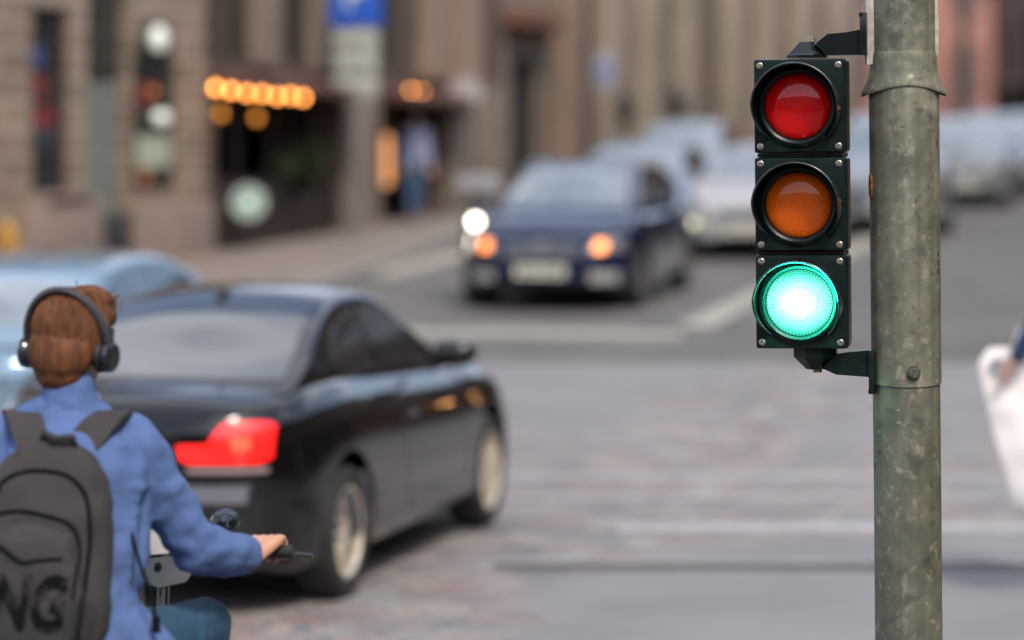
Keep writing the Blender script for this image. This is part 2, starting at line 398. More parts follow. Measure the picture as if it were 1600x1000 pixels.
class Facade:
    def __init__(s, root_name, label, p0, p1, cat='building', group=None):
        s.p0 = Vector(p0); s.d = (Vector(p1) - s.p0).normalized(); s.len = (Vector(p1) - s.p0).length
        s.root = thing(root_name, label, cat, (p0[0], p0[1], 0), (0, 0, math.atan2(s.d.y, s.d.x)), group)
    def u(s, px):
        k = (px - 800) / FPX     # column of the facade plane under a sight line
        # (p0.x + u d.x) = k (p0.y + u d.y)
        return (k * s.p0.y - s.p0.x) / (s.d.x - k * s.d.y)
    def z(s, px, py): return CAM_H - (py - HOR) * (s.p0.y + s.u(px) * s.d.y) / FPX
    def gr(s, u): return g(s.p0.y + u * s.d.y) + .13
    def world(s, u, out, z): 
        n = Vector((s.d.y, -s.d.x)); p = s.p0 + s.d * u + n * out
        return (p.x, p.y, z)
    def bx(s, bm, u0, u1, z0, z1, o0, o1, bev=0):
        box(bm, ((u0 + u1) / 2, -(o0 + o1) / 2, (z0 + z1) / 2), (u1 - u0, abs(o1 - o0), z1 - z0), bev)
    def wall(s, u0, u1, z0, z1, ops, m, th=.45, name='wall', extra=None):
        us = sorted({u0, u1} | {x for o in ops for x in o[:2] if u0 < x < u1}); zs = sorted({z0, z1} | {x for o in ops for x in o[2:4] if z0 < x < z1})
        bm = bmesh.new()
        for a, b in zip(us, us[1:]):
            run = None
            for c, d in zip(zs, zs[1:]):
                um, zm = (a + b) / 2, (c + d) / 2
                if any(o[0] < um < o[1] and o[2] < zm < o[3] for o in ops):
                    if run: s.bx(bm, a, b, run[0], run[1], 0, -th); run = None
                else: run = (run[0] if run else c, d)
            if run: s.bx(bm, a, b, run[0], run[1], 0, -th)
        if extra: extra(bm)
        return obj(name, bm, m, s.root, smooth=False)
    def arch(s, bm, u0, u1, zs, th=.45, n=14):
        """stone corners that turn the top of an opening (spring line zs) into a round arch"""
        r = (u1 - u0) / 2; c = (u0 + u1) / 2
        for sg in (-1, 1):
            pts = [(c + sg * r, zs + r)] + [(c + sg * r * math.cos(a), zs + r * math.sin(a)) for a in [PI / 2 * k / n for k in range(n + 1)]]
            prism(bm, pts, .002, th - .002)
    def window(s, u0, u1, z0, z1, mg=None, depth=.06, mull=1, name='window', hbar=0):
        bm = bmesh.new(); f = .07
        s.bx(bm, u0, u0 + f, z0, z1, -depth, -depth - .08); s.bx(bm, u1 - f, u1, z0, z1, -depth, -depth - .08)
        s.bx(bm, u0 + f, u1 - f, z0, z0 + f, -depth, -depth - .08); s.bx(bm, u0 + f, u1 - f, z1 - f, z1, -depth, -depth - .08)
        for k in range(1, mull + 1):
            c = u0 + (u1 - u0) * k / (mull + 1); s.bx(bm, c - .025, c + .025, z0 + f, z1 - f, -depth - .01, -depth - .07)
        if hbar: zc = z0 + (z1 - z0) * hbar; s.bx(bm, u0 + f, u1 - f, zc - .03, zc + .03, -depth - .005, -depth - .075)
        o = obj(name, bm, M_frame, s.root, smooth=False)
        bm = bmesh.new(); s.bx(bm, u0 + .02, u1 - .02, z0 + .02, z1 - .02, -depth - .035, -depth - .045)
        obj('pane', bm, mg or M_win, o, smooth=False)
        return o
    def part(s, name, m, u0, u1, z0, z1, o0, o1, bev=0, parent=None):
        bm = bmesh.new(); s.bx(bm, u0, u1, z0, z1, o0, o1, bev); return obj(name, bm, m, parent or s.root, smooth=bool(bev))
    def upper(s, u0, u1, z0, z1, m, nw, floors, th=.45, ww=1.2):
        ops = []; fh = (z1 - z0) / floors; cw = (u1 - u0) / nw
        for f in range(floors):
            for k in range(nw):
                c = u0 + cw * (k + .5); ops.append((c - ww / 2, c + ww / 2, z0 + fh * f + .8, z0 + fh * f + fh - .6))
        s.wall(u0, u1, z0, z1, ops, m, th, name='upper_wall')
        for o in ops: s.window(*o)
        s.part('cornice', m, u0 - .0, u1 + .0, z1 + .003, z1 + .4, .35, -th)
        s.part('roof', M_frame, u0, u1, z1 - .3, z1 - .05, -th - .003, -9)

# -- corner building of pale stone blocks (photo left)
F1 = Facade('stone_corner_building', 'pale sandstone block building with arched doorway, beside the dark cafe', (fx(27.5), 27.5), (fx(37), 37))
uE = F1.u(322)
za = 1.66; zt = 3.5
w1 = (F1.u(50), F1.u(110), za, zt + .3); w2 = (F1.u(208), F1.u(278), za, zt + .3); w0 = (.3, 1.5, za, zt + .3)
dr = (F1.u(136), F1.u(204), .6, 4.4)
r1 = (w1[1] - w1[0]) / 2; r2 = (w2[1] - w2[0]) / 2; rd = (dr[1] - dr[0]) / 2
def ex(bm):
    F1.arch(bm, w2[0], w2[1], w2[3] - r2); F1.arch(bm, dr[0], dr[1], dr[3] - rd)
F1.wall(0, uE, .2, 5.2, [w0, w1, w2, dr], M_st_a, extra=ex)
F1.window(*w0); 
o = F1.window(*w1, mg=M_win, mull=0, hbar=.5)
o = F1.window(*w2, mg=M_win, mull=0, hbar=.45)
M_dred = mat('red_poster', (.16, .02, .02), .6); M_dgrn = mat('pale_green_poster', (.34, .40, .30), .6); M_dblue = mat('blue_poster', (.03, .06, .2), .6)
M_lampw = mat('white_globe_lamp', (.8, .85, .75), .4, emis=(.85, .95, .8), estr=.5)
def poster(px0, px1, py0, py1, m, nm='poster'):
    F1.part(nm, m, F1.u(px0), F1.u(px1), F1.z(px0, py1), F1.z(px0, py0), -.05, -.075)
poster(60, 80, 118, 150, M_dred); poster(62, 90, 165, 200, M_dred); poster(60, 74, 72, 105, M_dblue); poster(226, 244, 130, 165, M_dred)
poster(222, 272, 212, 262, M_dgrn); poster(228, 240, 262, 285, mat('orange_poster', (.35, .12, .05), .6))
for px, py, rx, rz in ((252, 60,   .085, .16), (256, 184, .085, .09)):
    bm = bmesh.new(); ellip(bm, (F1.u(px), .03, F1.z(px, py)), (rx * 2.5, .07, rz)); obj('globe_lamp', bm, M_lampw, F1.root)
# door leaf inside the arch, reveal behind
d_ = F1.part('door', M_door, dr[0] + .05, F1.u(196), F1.gr(dr[0]), 3.0, -.12, -.18)
F1.part('door_pane', mat('door_glass', (.17, .19, .17), .1), dr[0] + .22, F1.u(190), 1.25, 2.9, -.105, -.118, parent=d_)
F1.part('vestibule', M_dark, dr[0] + .003, dr[1] - .003, .3, 4.4, -1.2, -1.3)
F1.part('vestibule_side', M_dark, dr[1] - .002, dr[1] + .1, .3, 4.4, -.46, -1.3); F1.part('vestibule_top', M_dark, dr[0], dr[1], 4.41, 4.5, -.46, -1.3)
F1.part('fanlight', mat('fanlight_glass', (.05, .045, .04), .1), dr[0] + .01, dr[1] - .01, 3.1, 4.38, -.12, -.14)
F1.part('plinth', M_st_a2, F1.u(28), dr[0] - .02, .3, 1.62, .22, .003, .02); F1.part('plinth', M_st_a2, dr[1] + .02, F1.u(318), .3, 1.5, .16, .003, .02)
F1.part('sill', M_st_a2, w1[0] - .1, w1[1] + .1, 1.625, 1.68, .28, -.1, .01)
F1.part('step', M_kerb, dr[0] - .0, dr[1] + .0, .5, F1.gr(dr[0]) + .14, .3, -.4)
F1.upper(0, uE, 5.2, 8.6, M_st_a, 4, 1)

# -- dark brown building with the cafe
F2 = Facade('cafe_building', 'dark brown stone building with pilasters above the cafe with warm bulbs', (fx(37), 37), (fx(49.2), 49.2))
u = F2.u
u0, u1 = u(324), u(782)
c1 = (u(336), u(524), .5, 2.95); c2 = (u(584), u(690), .5, 2.9)
upw = [(u(a), u(b), 3.35, 5.9) for a, b in ((326, 346), (356, 384), (428, 474), (514, 536), (596, 622), (694, 702), (744, 764))]
F2.wall(u0, u1, .4, 6.4, [c1, c2] + upw, M_st_b, th=.5)
for o in upw: F2.window(*o, mg=M_dark, mull=0, depth=.08)
for a, b, m in ((386, 426, M_st_b2), (478, 512, M_st_b2), (540, 580, M_st_b2), (650, 690, M_st_pink), (704, 742, M_st_pink)):
    bm = bmesh.new(); F2.bx(bm, u(a), u(b), 3.36, 6.3, .16, .003, .03); F2.bx(bm, u(a) - .05, u(b) + .05, 3.28, 3.357, .2, .003)
    obj('pilaster', bm, m, F2.root, smooth=False)
for a, b in ((526, 582), (692, 724), (738, 780)):
    F2.part('column', M_st_b2, u(a), u(b), .5, 3.2, .14, .003, .03)
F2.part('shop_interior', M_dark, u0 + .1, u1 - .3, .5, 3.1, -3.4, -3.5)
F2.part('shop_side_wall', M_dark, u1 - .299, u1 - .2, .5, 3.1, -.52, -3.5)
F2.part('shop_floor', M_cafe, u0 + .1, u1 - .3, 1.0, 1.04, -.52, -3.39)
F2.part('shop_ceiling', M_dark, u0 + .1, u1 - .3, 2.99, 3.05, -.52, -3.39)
F2.part('upper_band', M_st_b2, u0, u1, 6.405, 6.6, .2, -.5)
F2.part('cornice', M_st_b2, u0, u1, 6.605, 6.9, .35, -.5)
F2.part('roof', M_frame, u0, u1, 6.3, 6.38, -.503, -9)
# awning, fascia
bm = bmesh.new(); prism(bm, [(0, 3.2), (0, 2.98), (-.75, 2.93), (-.75, 3.02)], 0, 1)
for v in bm.verts: x, y, z = v.co; v.co = Vector((u(326) + y * (u(524) - u(326)), x - .01, z))
obj('awning', bm, M_awn, F2.root, smooth=False)
bm = bmesh.new(); prism(bm, [(0, 3.15), (0, 2.93), (-.6, 2.88), (-.6, 2.97)], 0, 1)
for v in bm.verts: x, y, z = v.co; v.co = Vector((u(586) + y * (u(704) - u(586)), x - .01, z))
obj('awning', bm, M_awn, F2.root, smooth=False)
# shopfront boards, plants, counter
F2.part('shopfront_board', M_cafe, u(338), u(440), F2.gr(u(340)) - .1, 1.78, -.02, -.12, .01)
F2.part('shopfront_board', M_cafe, u(466), u(522), F2.gr(u(480)) - .1, 1.55, -.02, -.12, .01)
for a in (338, 386, 440, 466): F2.part('shopfront_post', M_cafe, u(a), u(a) + .08, 1.0, 2.94, -.14, -.22)
M_bulb = mat('warm_bulb', (1, .5, .1), .4, emis=(1, .34, .07), estr=17); M_bulbdim = mat('dim_bulb', (1, .5, .1), .4, emis=(1, .36, .06), estr=2.2)
M_bulb2 = mat('amber_tube', (1, .6, .3), .4, emis=(1, .42, .16), estr=1.7)
M_wire = mat('black_wire', (.02, .02, .02), .6)
def bulb(F, px, z, out, m, r=.05, nm='light_bulb', lab='', grp=None):
    uu = F.u(px); x, y, zz = F.world(uu, out, z)
    bm = bmesh.new(); lathe(bm, [(0, -r), (r * .7, -r * .75), (r, 0), (r * .75, r * .7), (r * .35, r * 1.3), (0, r * 1.4)], seg=16)
    o = obj(nm, bm, m); o.location = (x, y, z)
    bm = bmesh.new(); lathe(bm, [(0, r * 1.35), (r * .38, r * 1.35), (r * .38, r * 2.1), (0, r * 2.1)], seg=12)
    obj('bulb_socket', bm, M_wire, o)
    return tag(o, lab, 'light bulb', grp)
# out=.45 shifts the sight line column slightly; px here are photo columns of the string
names = ['leftmost bulb of the bright string under the cafe awning', 'second bulb from the left in the bright string under the awning', 'third bulb from the left in the bright string under the awning',
         'middle bulb of the bright string of seven under the awning', 'third bulb from the right in the bright string under the awning', 'second bulb from the right in the bright string under the awning',
         'rightmost bulb of the bright string, beside the parking sign']
pts = []
for (px, py), nm in zip(((337, 138), (361, 142), (386, 146), (410, 147), (433, 151), (454, 150), (474, 153)), names):
    # solve the point on the line parallel to the facade, .45 m out
    n = Vector((F2.d.y, -F2.d.x)); q = F2.p0 + n * .45; k = (px - 800) / FPX; uu = (k * q.y - q.x) / (F2.d.x - k * F2.d.y)
    p = q + F2.d * uu; z = CAM_H - (py - HOR) * p.y / FPX; pts.append((p.x, p.y, z + .1))
    bm = bmesh.new(); r = .038; lathe(bm, [(0, -r), (r * .7, -r * .75), (r, 0), (r * .75, r * .7), (r * .35, r * 1.3), (0, r * 1.4)], seg=16)
    o = obj('light_bulb', bm, M_bulb); o.location = (p.x, p.y, z); tag(o, 'warm glowing ' + nm, 'light bulb', 'bright bulbs in a string under the awning')
    bm = bmesh.new(); lathe(bm, [(0, r * 1.35), (r * .38, r * 1.35), (r * .38, r * 2.1), (0, r * 2.1)], seg=12); obj('bulb_socket', bm, M_wire, o)
bm = bmesh.new(); tube(bm, pts, .008, 6); tag(obj('lighting_cable', bm, M_wire), 'thin black cable carrying the bright bulbs along the cafe awning', 'cable')
for px, py, nm in ((385, 178, 'left'), (408, 181, 'middle'), (440, 184, 'right')):
    uu = F2.u(px); bulb(F2, px - 2, F2.z(px, py), -.35, M_bulbdim, .055, lab='dim orange %s glow of the three added as reflections of the bright string' % nm, grp='glowing reflections of the bulb string')  # weak emitters added where the bright string is reflected
for px, py, nm in ((613, 147, 'left'), (631, 149, 'right')):
    bulb(F2, px, F2.z(px, py), .3, M_bulb, .055, lab='warm glowing %s bulb of the pair under the small awning, right of the parking sign' % nm, grp='pair of bulbs under the small awning')
# hanging tube lamp in the cafe doorway
def wpt(px, py, Y): return Vector(((px - 800) / FPX * Y, Y, CAM_H - (py - HOR) * Y / FPX))
t = thing('pendant_lamp', 'tall amber tube lamp glowing in the cafe doorway below the pair of bulbs', 'lamp', wpt(605, 285, 45.1))
bm = bmesh.new(); lathe(bm, [(0, .0), (.055, .02), (.055, .72), (0, .76)], seg=20); obj('glass_tube', bm, M_bulb2, t)
bm = bmesh.new(); lathe(bm, [(0, .765), (.06, .77), (.06, .84), (.01, .86), (.01, 1.2), (0, 1.2)], seg=20); obj('lamp_cap', bm, M_wire, t)
bm = bmesh.new(); ellip(bm, (0, 0, .02), .075); obj('globe', bm, mat('amber_globe', (1, .6, .3), .4, emis=(1, .45, .2), estr=1.5), t)
# round cafe sign on the dark board
p = wpt(388, 316, 37.4)
t = thing('round_sign', 'round pale green sign with white ring on the dark cafe board', 'sign', p, (0, 0, R(10)))
Mx = Matrix.Rotation(R(90), 4, 'X')
bm = bmesh.new(); lathe(bm, [(0, 0), (.245, 0), (.25, .01), (.25, .04), (0, .04)], Mx); obj('backplate', bm, mat('deep_green_enamel', (.05, .09, .075), .4), t)
bm = bmesh.new(); lathe(bm, [(0, .045), (.17, .045), (.17, .05), (0, .05)], Mx); obj('disc', bm, M_green, t)
bm = bmesh.new(); lathe(bm, [(.185, .042), (.215, .042), (.215, .05), (.185, .05)], Mx, close=True); obj('ring', bm, mat('white_enamel', (.6, .66, .6), .4), t)
bm = bmesh.new(); lathe(bm, [(0, .052), (.06, .052), (.06, .057), (0, .057)], Mx, seg=6); obj('emblem', bm, mat('white_enamel', (.6, .66, .6)), t)

def plant(px, py, Y, s, lab, pot=M_cafe, grp='potted plants at the cafe'):
    p = wpt(px, py, Y); zb = g(Y) + .13
    t = thing('potted_plant', lab, 'plant', (p.x, p.y, zb), group=grp); h = p.z - zb
    bm = bmesh.new(); lathe(bm, [(0, 0), (.14, 0), (.19, .42), (.17, .42), (.16, .38), (0, .38)], seg=20); obj('pot', bm, pot, t)
    bm = bmesh.new(); tube(bm, [(0, 0, .38), (.02, .01, .6), (0, 0, h)], [.02, .018, .008]); obj('stem', bm, mat('stem_bark', (.06, .045, .03)), t)
    bm = bmesh.new(); rd = random.Random(px)
    for k in range(420):
        v = Vector((rd.gauss(0, 1), rd.gauss(0, 1), rd.gauss(0, 1))).normalized() * (rd.random() ** .5) * s
        c = Vector((v.x, v.y, h + v.z * .9)); a = Vector((rd.gauss(0, 1), rd.gauss(0, 1), rd.gauss(0, .6))).normalized(); b = a.orthogonal().normalized(); l = .05 + .05 * rd.random()
        bm.faces.new([bm.verts.new(c - a * l), bm.verts.new(c + b * l * .4), bm.verts.new(c + a * l), bm.verts.new(c - b * l * .4)])
    obj('foliage', bm, M_leaf, t, recalc=False, smooth=False)
plant(478, 250, 40.4, .30, 'bushy green potted plant in front of the cafe left of the sign post')
plant(440, 262, 39.6, .22, 'small green potted plant beside the dark cafe board')
plant(634, 246, 44.9, .22, 'slim green potted plant between amber lamp and standing person')
plant(574, 252, 43.2, .16, 'narrow green potted plant against the column behind the sign post')

# cafe chair / bins
def bin_(name, lab, px, py_bot, Y, w_, h_, m, cat='bin'):
    p = wpt(px, py_bot, Y); zb = g(Y) + .13
    t = thing(name, lab, cat, (p.x, p.y, zb), (0, 0, R(16)))
    bm = bmesh.new(); box(bm, (0, 0, h_ / 2 + .03), (w_, w_, h_), .03); obj('bin_body', bm, m, t)
    bm = bmesh.new(); box(bm, (0, 0, h_ + .075), (w_ * 1.08, w_ * 1.08, .08), .02); obj('lid', bm, m, t)
    bm = bmesh.new(); box(bm, (0, 0, .014), (w_ * .9, w_ * .9, .028)); obj('plinth_foot', bm, M_black_plastic, t)
bin_('litter_bin', 'square black bin standing by the arched doorway of the stone building', 182, 375, 33.9, .30, .52, M_black_plastic)
# yellow hydrant-like post
p = wpt(12, 380, 31.2)
t = thing('hydrant', 'small yellow hydrant on the pavement at the far left by the stone wall', 'hydrant', (p.x, p.y, g(31.2) + .13))
M_yel = mat('yellow_paint', (.45, .24, .03), .5)
bm = bmesh.new(); lathe(bm, [(0, 0), (.11, 0), (.11, .04), (.075, .05), (.075, .5), (.095, .51), (.095, .56), (.07, .62), (.03, .67), (0, .68)], seg=20); obj('barrel', bm, M_yel, t)
for sx in (-1, 1):
    bm = bmesh.new(); tube(bm, [(sx * .06, 0, .4), (sx * .13, 0, .4)], .035, 12); obj('outlet', bm, M_yel, t)

# -- long taupe building farther up the street
F3 = Facade('taupe_building', 'long taupe stone building with tall pilasters, farther up the street behind the cars', (fx(49.2), 49.2), (fx(99), 99))
u = F3.u
u0 = u(783) ; u1 = F3.len
ops = [(u(796), u(842), .8, 2.2 + 1.6), (u(850), u(862), 1.2, 4.6), (u(906), u(924), .9, 4.0), (u(1012), u(1046), 2.2 + 1.9, 7), (u(962), u(985), 2.2 - .4, 2.2 + 1.1), (u(1046), u(1078), 2.4, 2.2 + 1.3), (u(1094), u(1122), 2.6, 6.5), (u(1148), u(1174), 2.6, 6.5), (u(1204), u(1230), 2.6, 6.5), (u(1265), u(1285), 3.2, 6.5)]
F3.wall(u0, u1, .8, 8.5, ops, M_st_c, th=.6)
for i, o in enumerate(ops): F3.window(*o, mull=0, depth=.08, mg=[M_dark, M_win, M_dark, mat('pale_green_window', (.16, .18, .15), .3), M_win, M_dark][i] if i < 6 else mat('brown_window', (.12, .10, .08), .3))
for a, b, m in ((862, 900, M_st_pink), (930, 952, M_st_c2), (990, 1008, M_st_c2), (1052, 1064, M_st_c2), (1124, 1146, M_st_c2), (1176, 1200, M_st_c2), (1232, 1258, M_st_c2), (1290, 1320, M_st_c2)):
    F3.part('pilaster', m, u(a), u(b), 1.2, 8.3, .35, .003, .04)
bm = bmesh.new(); F3.bx(bm, u(784), u(850), 4.35, 4.6, .4, .003); F3.bx(bm, u(790), u(845), 4.1, 4.347, .2, .003); obj('door_canopy', bm, mat('rust_canopy', (.16, .07, .04)), F3.root, smooth=False)
F3.part('cornice', M_st_c2, u0, u1, 8.503, 8.9, .4, -.6)
F3.part('roof', M_frame, u0, u1, 8.2, 8.45, -.603, -9)
for px, py, Y, lab in ((975, 172, 58.2, 'dark lantern on the taupe wall, left of the other lantern'), (1061, 168, 64.2, 'wide dark lantern on the taupe wall, right of the other lantern')):
    p = wpt(px, py, Y); n = Vector((F3.d.y, -F3.d.x)); k = (px - 800) / FPX; q = F3.p0 + n * .45; uu = (k * q.y - q.x) / (F3.d.x - k * F3.d.y); pp = q + F3.d * uu
    t = thing('wall_lantern', lab, 'lantern', (pp.x, pp.y, CAM_H - (py - HOR) * pp.y / FPX), group='dark lanterns on the taupe wall')
    bm = bmesh.new(); lathe(bm, [(0, -.25), (.12, -.22), (.2, .1), (.26, .12), (.05, .3), (0, .34)], seg=8); obj('lantern_body', bm, M_black_plastic, t)
    bm = bmesh.new(); tube(bm, [(0, 0, .32), (0, 0, .42), (-.25, .08, .42), (-.5, .15, .3)], .03, 8); obj('bracket', bm, M_black_plastic, t)

# -- red building at the end of the street, brown one along the right side
F4 = Facade('red_building', 'red rendered building at the far end of the street, right of the grey pole', (11.9, 108), (20.4, 110.6))
ops = [(F4.u(a), F4.u(b), z, z + 2.1) for z in (3.9, 7.3) for a, b in ((1482, 1494), (1350, 1362), (1400, 1412), (1518, 1530))]
F4.wall(0, F4.len, 1, 10, ops, M_red)
for o in ops: F4.window(*o, mull=0, mg=mat('grey_window', (.12, .11, .10), .3))
F4.part('string_course', mat('pale_trim', (.42, .30, .25)), 0, F4.len, 3.0, 3.3, .2, .003)
F4.part('door_recess', M_dark, F4.u(1345), F4.u(1360), 2.6, 2.9, .05, .003)
F4.part('roof', M_frame, 0, F4.len, 10.003, 10.4, .3, -6)
# B5 runs towards the viewer on the right: p0 far end so that outward (right of direction) faces the street
F5 = Facade('brown_brick_building', 'brown brick building with dark square windows along the right side of the street', (17.9, 106), (8.4, -12))
L5 = F5.len
ops = []
for f in range(1):
    for k in range(22):
        c = 3.0 + k * 5.2
        if c < L5 - 2: ops.append((c, c + 2.2, 4.7 + f * 3.6, 6.7 + f * 3.6))
ops2 = [(1.0 + k * 5.2, 5.6 + k * 5.2, g(106 - k * 5.2) + .4, max(3.35, g(106 - k * 5.2) + 2.0)) for k in range(21) if (k * 5.2) < L5 - 8]
F5.wall(0, L5, -.2, 7.9, ops + ops2, M_br)
for o in ops: F5.window(*o, mull=0, mg=M_win)
for o in ops2: F5.window(*o, mull=2, mg=M_dark)
F5.part('ledge', mat('brown_ledge', (.20, .14, .105)), 0, L5, 4.3, 4.5, .25, .003)
F5.part('roof', M_frame, 0, L5, 7.903, 8.3, .4, -8)
# globe lamps on the brown wall (their light shows in the coupe's wing)
for yy, z, lab in ((34.6, 2.3, 'first from the viewer'), (35.3, 2.2, 'second from the viewer'), (35.0, 1.3, 'low one by the shop door')):
    o_ = thing('wall_lamp', 'warm globe lamp on the brown brick wall, ' + lab, 'lamp', (8.05 + .081 * yy - .25, yy, z), group='globe lamps on the brown wall')
    bm = bmesh.new(); ellip(bm, (0, 0, 0), .09, sub=3); obj('globe', bm, mat('warm_globe', (1, .6, .3), .4, emis=(1, .45, .15), estr=26), o_)
    bm = bmesh.new(); tube(bm, [(.03, 0, .1), (.12, 0, .16), (.3, 0, .16)], .02, 8); obj('bracket', bm, M_wire, o_)
# building row behind the viewer closes the street, seen only mirrored in paint and glass
F6 = Facade('street_end_building', 'brown stone building row closing the street behind the viewer', (9, -24), (-26, -24))
o6 = [(2 + 4 * k, 3.6 + 4 * k, 1 + 3.6 * f, 3.2 + 3.6 * f) for k in range(8) for f in range(2)]
F6.wall(0, 35, 0, 8.2, o6, M_st_b2)
for o in o6: F6.window(*o)

# -- street furniture
def sign_face(t, m, w_, h_, z, y=0, nm='sign_panel', bev=.01):
    bm = bmesh.new(); box(bm, (0, y, z), (w_, .02, h_), bev); return obj(nm, bm, m, t)
M_blue = mat('blue_enamel', (.008, .075, .42), .4, var=.08); M_pan = mat('pale_panel', (.34, .36, .31), .5, var=.08); M_galv = mat('galvanised_post', (.22, .21, .19), .5, .3)
p = wpt(556, 300, 40); zb = g(40) + .13
t = thing('parking_sign', 'blue parking sign over three pale panels on a grey post outside the cafe', 'sign', (p.x, p.y, zb))
bm = bmesh.new(); tube(bm, [(0, .05, 0), (0, .05, 4.7)], .05, 14); obj('post', bm, M_galv, t)
o = sign_face(t, M_blue, .74, .80, 3.90 + .40 - zb)
fc = bpy.data.curves.new('letter', 'FONT'); fc.body = 'P'; fc.size = .62; fc.extrude = .004; fc.align_x = 'CENTER'; fc.align_y = 'CENTER'
fo = bpy.data.objects.new('tmp_text', fc); COL.objects.link(fo); tm = bpy.data.meshes.new_from_object(fo.evaluated_get(bpy.context.evaluated_depsgraph_get())); bpy.data.objects.remove(fo)
bm = bmesh.new(); bm.from_mesh(tm)
for v in bm.verts: v.co = Vector((v.co.x - .02, -.016 - v.co.z, v.co.y + 4.34 - zb))
obj('letter', bm, mat('white_enamel', (.6, .66, .6)), o, smooth=False)
for zz, hh in ((3.71, .27), (3.40, .30), (3.06, .32)):
    o = sign_face(t, M_pan, .60, hh - .03, zz - zb, nm='supplementary_panel')
    bm = bmesh.new()
    for i, (x, wd) in enumerate(((-.1, .3), (.13, .12), (-.05, .22))): box(bm, (x, -.013, zz - zb - hh * .32 + (i % 2) * .05), (wd, .004, .025))
    obj('panel_marking', bm, M_ink, o)
def round_sign(lab, px, py, Y, r, m, px2=None, face=None, post=True):
    p = wpt(px, py, Y); zb = g(Y) + .1
    t = thing('round_traffic_sign', lab, 'sign', (p.x, p.y, zb)); h = p.z - zb
    bm = bmesh.new(); lathe(bm, [(0, 0), (r, 0), (r, .02), (0, .02)], Matrix.Translation((0, 0, h)) @ Mx); obj('sign_disc', bm, m, t)
    if face:
        bm = bmesh.new(); lathe(bm, [(0, .022), (r * .62, .022), (r * .62, .03), (0, .03)], Matrix.Translation((0, 0, h)) @ Mx); obj('disc_centre', bm, face, t)
    bm = bmesh.new(); tube(bm, [(0, .05, 0), (0, .05, h + r)], .035, 12); obj('post', bm, M_galv, t)
round_sign('round pale grey sign disc on a post beside the cafe column', 728, 146, 45.9, .27, mat('sign_back_grey', (.38, .35, .34), .4, .2))
round_sign('round blue sign by the parked silver cars at the far right', 1532, 194, 72, .34, M_blue, face=mat('sign_blue_light', (.05, .2, .6)))
p = wpt(944, 112, 54.0)
t = thing('banner_sign', 'small pale blue panel sign projecting from the taupe wall', 'sign', p)
bm = bmesh.new(); box(bm, (0, 0, 0), (.36, .05, .62), .02); obj('panel', bm, mat('pale_blue_sign', (.25, .28, .36)), t)
bm = bmesh.new(); box(bm, (0.02, -.03, .02), (.2, .012, .2), .005); obj('emblem', bm, mat('blue_emblem', (.06, .08, .25)), t)
bm = bmesh.new(); tube(bm, [(-.7, .2, .25), (.05, 0, .25)], .02, 8); obj('bracket', bm, M_black_plastic, t)
def column_post(name, lab, px, Y, r, h, m, cat='lamp post'):
    k = (px - 800) / FPX; zb = g(Y)
    t = thing(name, lab, cat, (k * Y, Y, zb))
    bm = bmesh.new(); lathe(bm, [(0, 0), (r * 2, 0), (r * 2, .25), (r * 1.3, .35), (r * 1.1, 1.2), (r, 1.25), (r * .8, h), (0, h)], seg=20); obj('shaft', bm, m, t)
    bm = bmesh.new(); tube(bm, [(0, 0, h), (0, -.3, h + .35), (0, -1.3, h + .5)], [.05, .04, .035], 10); obj('arm', bm, m, t)
    bm = bmesh.new(); superell(bm, (0, -1.6, h + .48), (.12, .35, .07), .7); obj('lamp_head', bm, m, t)
column_post('street_lamp', 'dark green lamp post in front of the red building, right of the pole', 1506, 84, .17, 8, mat('dark_green_paint', (.03, .05, .045), .4))
column_post('street_lamp', 'dark brown lamp post at the kerb between cafe and taupe building', 918, 52.5, .07, 8, mat('dark_brown_paint', (.035, .025, .02), .4))

# ---------------------------------------------------------------- cars
def curve(pts):
    """smooth monotone-ish interpolation through (x, v) points"""
    xs = [p[0] for p in pts]; vs = [p[1] for p in pts]; n = len(pts)
    sl = [(vs[i + 1] - vs[i]) / (xs[i + 1] - xs[i]) for i in range(n - 1)]
    m = [sl[0]] + [0 if sl[i - 1] * sl[i] <= 0 else 2 * sl[i - 1] * sl[i] / (sl[i - 1] + sl[i]) for i in range(1, n - 1)] + [sl[-1]]
    def f(x):
        if x <= xs[0]: return vs[0]
        if x >= xs[-1]: return vs[-1]
        for i in range(n - 1):
            if x <= xs[i + 1]:
                h = xs[i + 1] - xs[i]; t = (x - xs[i]) / h
                return (2*t**3-3*t*t+1)*vs[i] + (t**3-2*t*t+t)*h*m[i] + (-2*t**3+3*t*t)*vs[i+1] + (t**3-t*t)*h*m[i+1]
    return f
def catm(P, k):
    out = []
    for i in range(len(P) - 1):
        p0 = P[max(i - 1, 0)]; p1 = P[i]; p2 = P[i + 1]; p3 = P[min(i + 2, len(P) - 1)]
        for j in range(k):
            t = j / k
            out.append(tuple(.5 * ((2*b) + (-a + c)*t + (2*a - 5*b + 4*c - d)*t*t + (-a + 3*b - 3*c + d)*t**3) for a, b, c, d in zip(p0, p1, p2, p3)))
    out.append(P[-1]); return out

